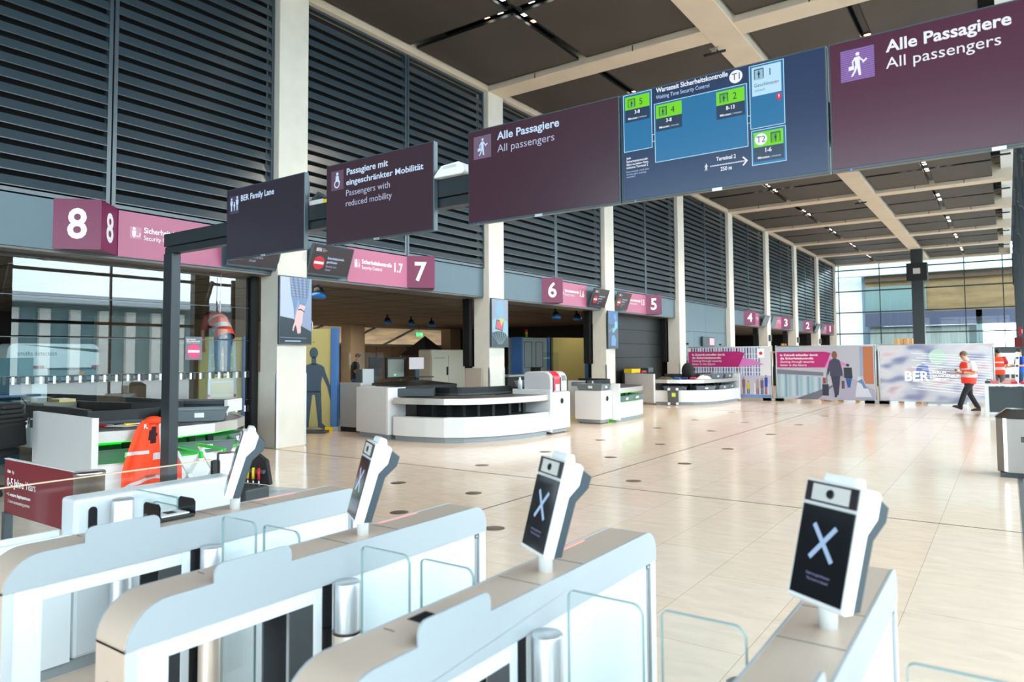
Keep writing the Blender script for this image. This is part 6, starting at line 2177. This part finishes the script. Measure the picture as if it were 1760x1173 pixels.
# behind the fences
t = thing('wooden_chair', 'plain wooden chair frame standing high behind the left banner', 'chair', (-10.0, 38.5, 1.0))
obj('platform', B().box(-.8, .8, -.5, .5, -1.0, .0), blackm, t)
for x, y, h in ((-.35, -.3, .8), (.35, -.3, 1.2), (-.35, .3, .8), (.35, .3, 1.2)):
    obj('leg', B().box(x - .05, x + .05, y - .05, y + .05, 0, h), wood, t)
obj('seat', B().box(-.4, .4, -.35, .35, .72, .80), wood, t)
for i, (x, y, z) in enumerate(((-4.35, 39.6, 1.75), (-3.95, 39.7, 1.75))):
    t = thing('cardboard_box', ['left cardboard box stacked above the right banner', 'right cardboard box stacked above the right banner'][i], 'box', (x, y, z))
    obj('carton', B().box(-.24, .14, -.2, .2, 0, .62), card, t)
    obj('tape', B().box(-.08, -.02, -.205, -.2, 0, .62), mat('tape_pale', (.6, .5, .38), .4), t)
t = thing('storage_rack', 'low dark shelf carrying the cardboard boxes behind the banners', 'rack', (-4.1, 39.7, 0))
obj('top', B().box(-1.4, 1.4, -.3, .3, 1.68, 1.75), dgrey, t)
for x in (-1.3, 1.3):
    obj('leg', B().box(x - .04, x + .04, -.25, .25, 0, 1.68), dgrey, t)
for i, x in enumerate((-5.1, -3.15)):
    tag(obj('film_roll', B().ball((0, 0, .12), .35, .2, .16), mat('blue_film_pale', (.50, .68, .80), .2, noise=(5, .3))), 'pale blue plastic film heap %s of the cardboard boxes' % ['left', 'right'][i], 'film').location = (x, 39.6, 1.75)

# ================================================================ RIGHT EDGE
t = thing('steel_bin', 'stainless steel waste bin with sloped lid at the right edge', 'waste bin', (.16, 11.32, 0))
binst = mat('bin_steel', (.27, .25, .235), .36, .85, brushed=(40, 40, 1.2))
obj('body', B().prism([(-.22, -.26), (.26, -.26), (.26, .24), (-.32, .24), (-.32, -.10)], .70, 'z', .06), binst, t, .01)
obj('plinth', B().box(-.29, .24, -.23, .22, 0, .06), darkst, t)
b = B()
b.add([(-.22, -.27, .76), (.27, -.27, .76), (.27, .25, .76), (-.33, .25, .76), (-.33, -.10, .76), (-.14, -.16, .87), (.2, -.16, .87), (.2, .14, .87), (-.2, .14, .87), (-.2, -.06, .87)],
      [(0, 1, 6, 5), (1, 2, 7, 6), (2, 3, 8, 7), (3, 4, 9, 8), (4, 0, 5, 9), (5, 6, 7, 8, 9), (0, 4, 3, 2, 1)])
obj('lid', b, mat('lid_steel', (.22, .21, .21), .2, .95), t)
obj('corner_strip', B().box(-.245, -.205, -.275, -.255, .08, .76), steelh, t)
b = B()
b.box(-.06, .06, -.266, -.258, .46, .53)
obj('finger_pull', b, smoked, t, .003)
obj('sticker', B().box(-.03, .06, -.264, -.26, .10, .14), txt, t)
t = thing('work_table', 'white framed table with dark front panel carrying tools at the right edge', 'table', (-.02, 21.9, 0))
frm = mat('alu_frame_white', (.62, .64, .65), .35, .3)
obj('dark_panel', B().box(-.40, .32, -.42, -.40, .12, .76), mat('dark_front_panel', (.035, .055, .065), .5), t)
for x in (-.45, .36):
    for y in (-.42, .42):
        obj('leg', B().box(x - .04, x + .04, y - .04, y + .04, 0, .78), frm, t)
obj('top', B().box(-.52, .42, -.48, .48, .78, .83), frm, t)
obj('lower_rail', B().box(-.42, .34, -.44, -.38, .06, .12), frm, t)
obj('side_panel', B().box(-.47, -.44, -.38, .38, .1, .78), frm, t)
for i, (x, y) in enumerate(((.16, -.05), (.36, .05))):
    t = thing('spirit_level', ['left white spirit level standing on the work table', 'right white spirit level standing on the work table'][i], 'spirit level', (x, 21.9 + y, .83), 0, 'white spirit levels on the work table')
    obj('rail', B().obox((.02, 0, .40), .085, .04, .80, Matrix.Rotation(.05 + .05 * i, 3, 'Y')), whitep, t, .005)
    for z in (.2, .45, .65):
        obj('vial', B().obox((.02 + (z - .4) * (.05 + .05 * i), -.022, z), .05, .01, .05, Matrix.Rotation(.05, 3, 'Y')), dgrey, t)
for i, (x, y, c_, n_) in enumerate(((-.3, -.2, mat('tool_red', rgb(220, 110, 110), .5), 'pale red tool box'), (-.05, -.25, mat('tool_pink', rgb(230, 150, 140), .5), 'pink tool case'), (.08, -.1, red, 'red hand tool'), (.32, -.3, red, 'red clamp'), (-.42, .1, dgrey, 'dark hand tool'))):
    b = B().box(-.09, .09, -.06, .06, 0, .06).tube([(-.05, 0, .06), (-.05, 0, .09), (.05, 0, .09), (.05, 0, .06)], .012, 6)
    tag(obj('hand_tool', b, c_, None, .01), '%s lying on the work table at the right edge' % n_, 'tool').location = (x, 21.9 + y, .83)
t = thing('white_notice_board', 'white notice board between the two men at the far right', 'notice board', (.05, 33.0, 0))
obj('board', B().box(-.35, .35, -.02, .02, .8, 1.62), white, t)
obj('stand', B().box(-.03, .03, .02, .06, 0, 1.6), lgrey, t)
t = thing('fire_point_sign', 'red fire equipment signs on the glass front at the far right', 'sign', (.62, 40.0, 2.2))
obj('red_plate', B().box(-.18, .18, -.02, 0, .25, .6), red, t)
obj('white_symbol', B().box(-.06, .14, -.024, -.02, .32, .52), txt, t)
obj('lower_plate', B().box(-.36, .0, -.02, 0, -.3, .15), mat('sign_dark_red', rgb(120, 30, 40), .5), t)
obj('pole', B().box(.1, .14, 0, .04, -2.2, .6), darkst, t)
t = thing('a_frame_easel', 'dark folding stand beside the work table at the right frame edge', 'stand', (.55, 21.6, 0))
obj('leg', B().bar((-.03, 0, .0), (.05, 0, .95), .03), black, t)
obj('leg', B().bar((.25, 0, .0), (.05, 0, .95), .03), black, t)
obj('cross_bar', B().bar((-.02, 0, .05), (.22, 0, .05), .03), black, t)
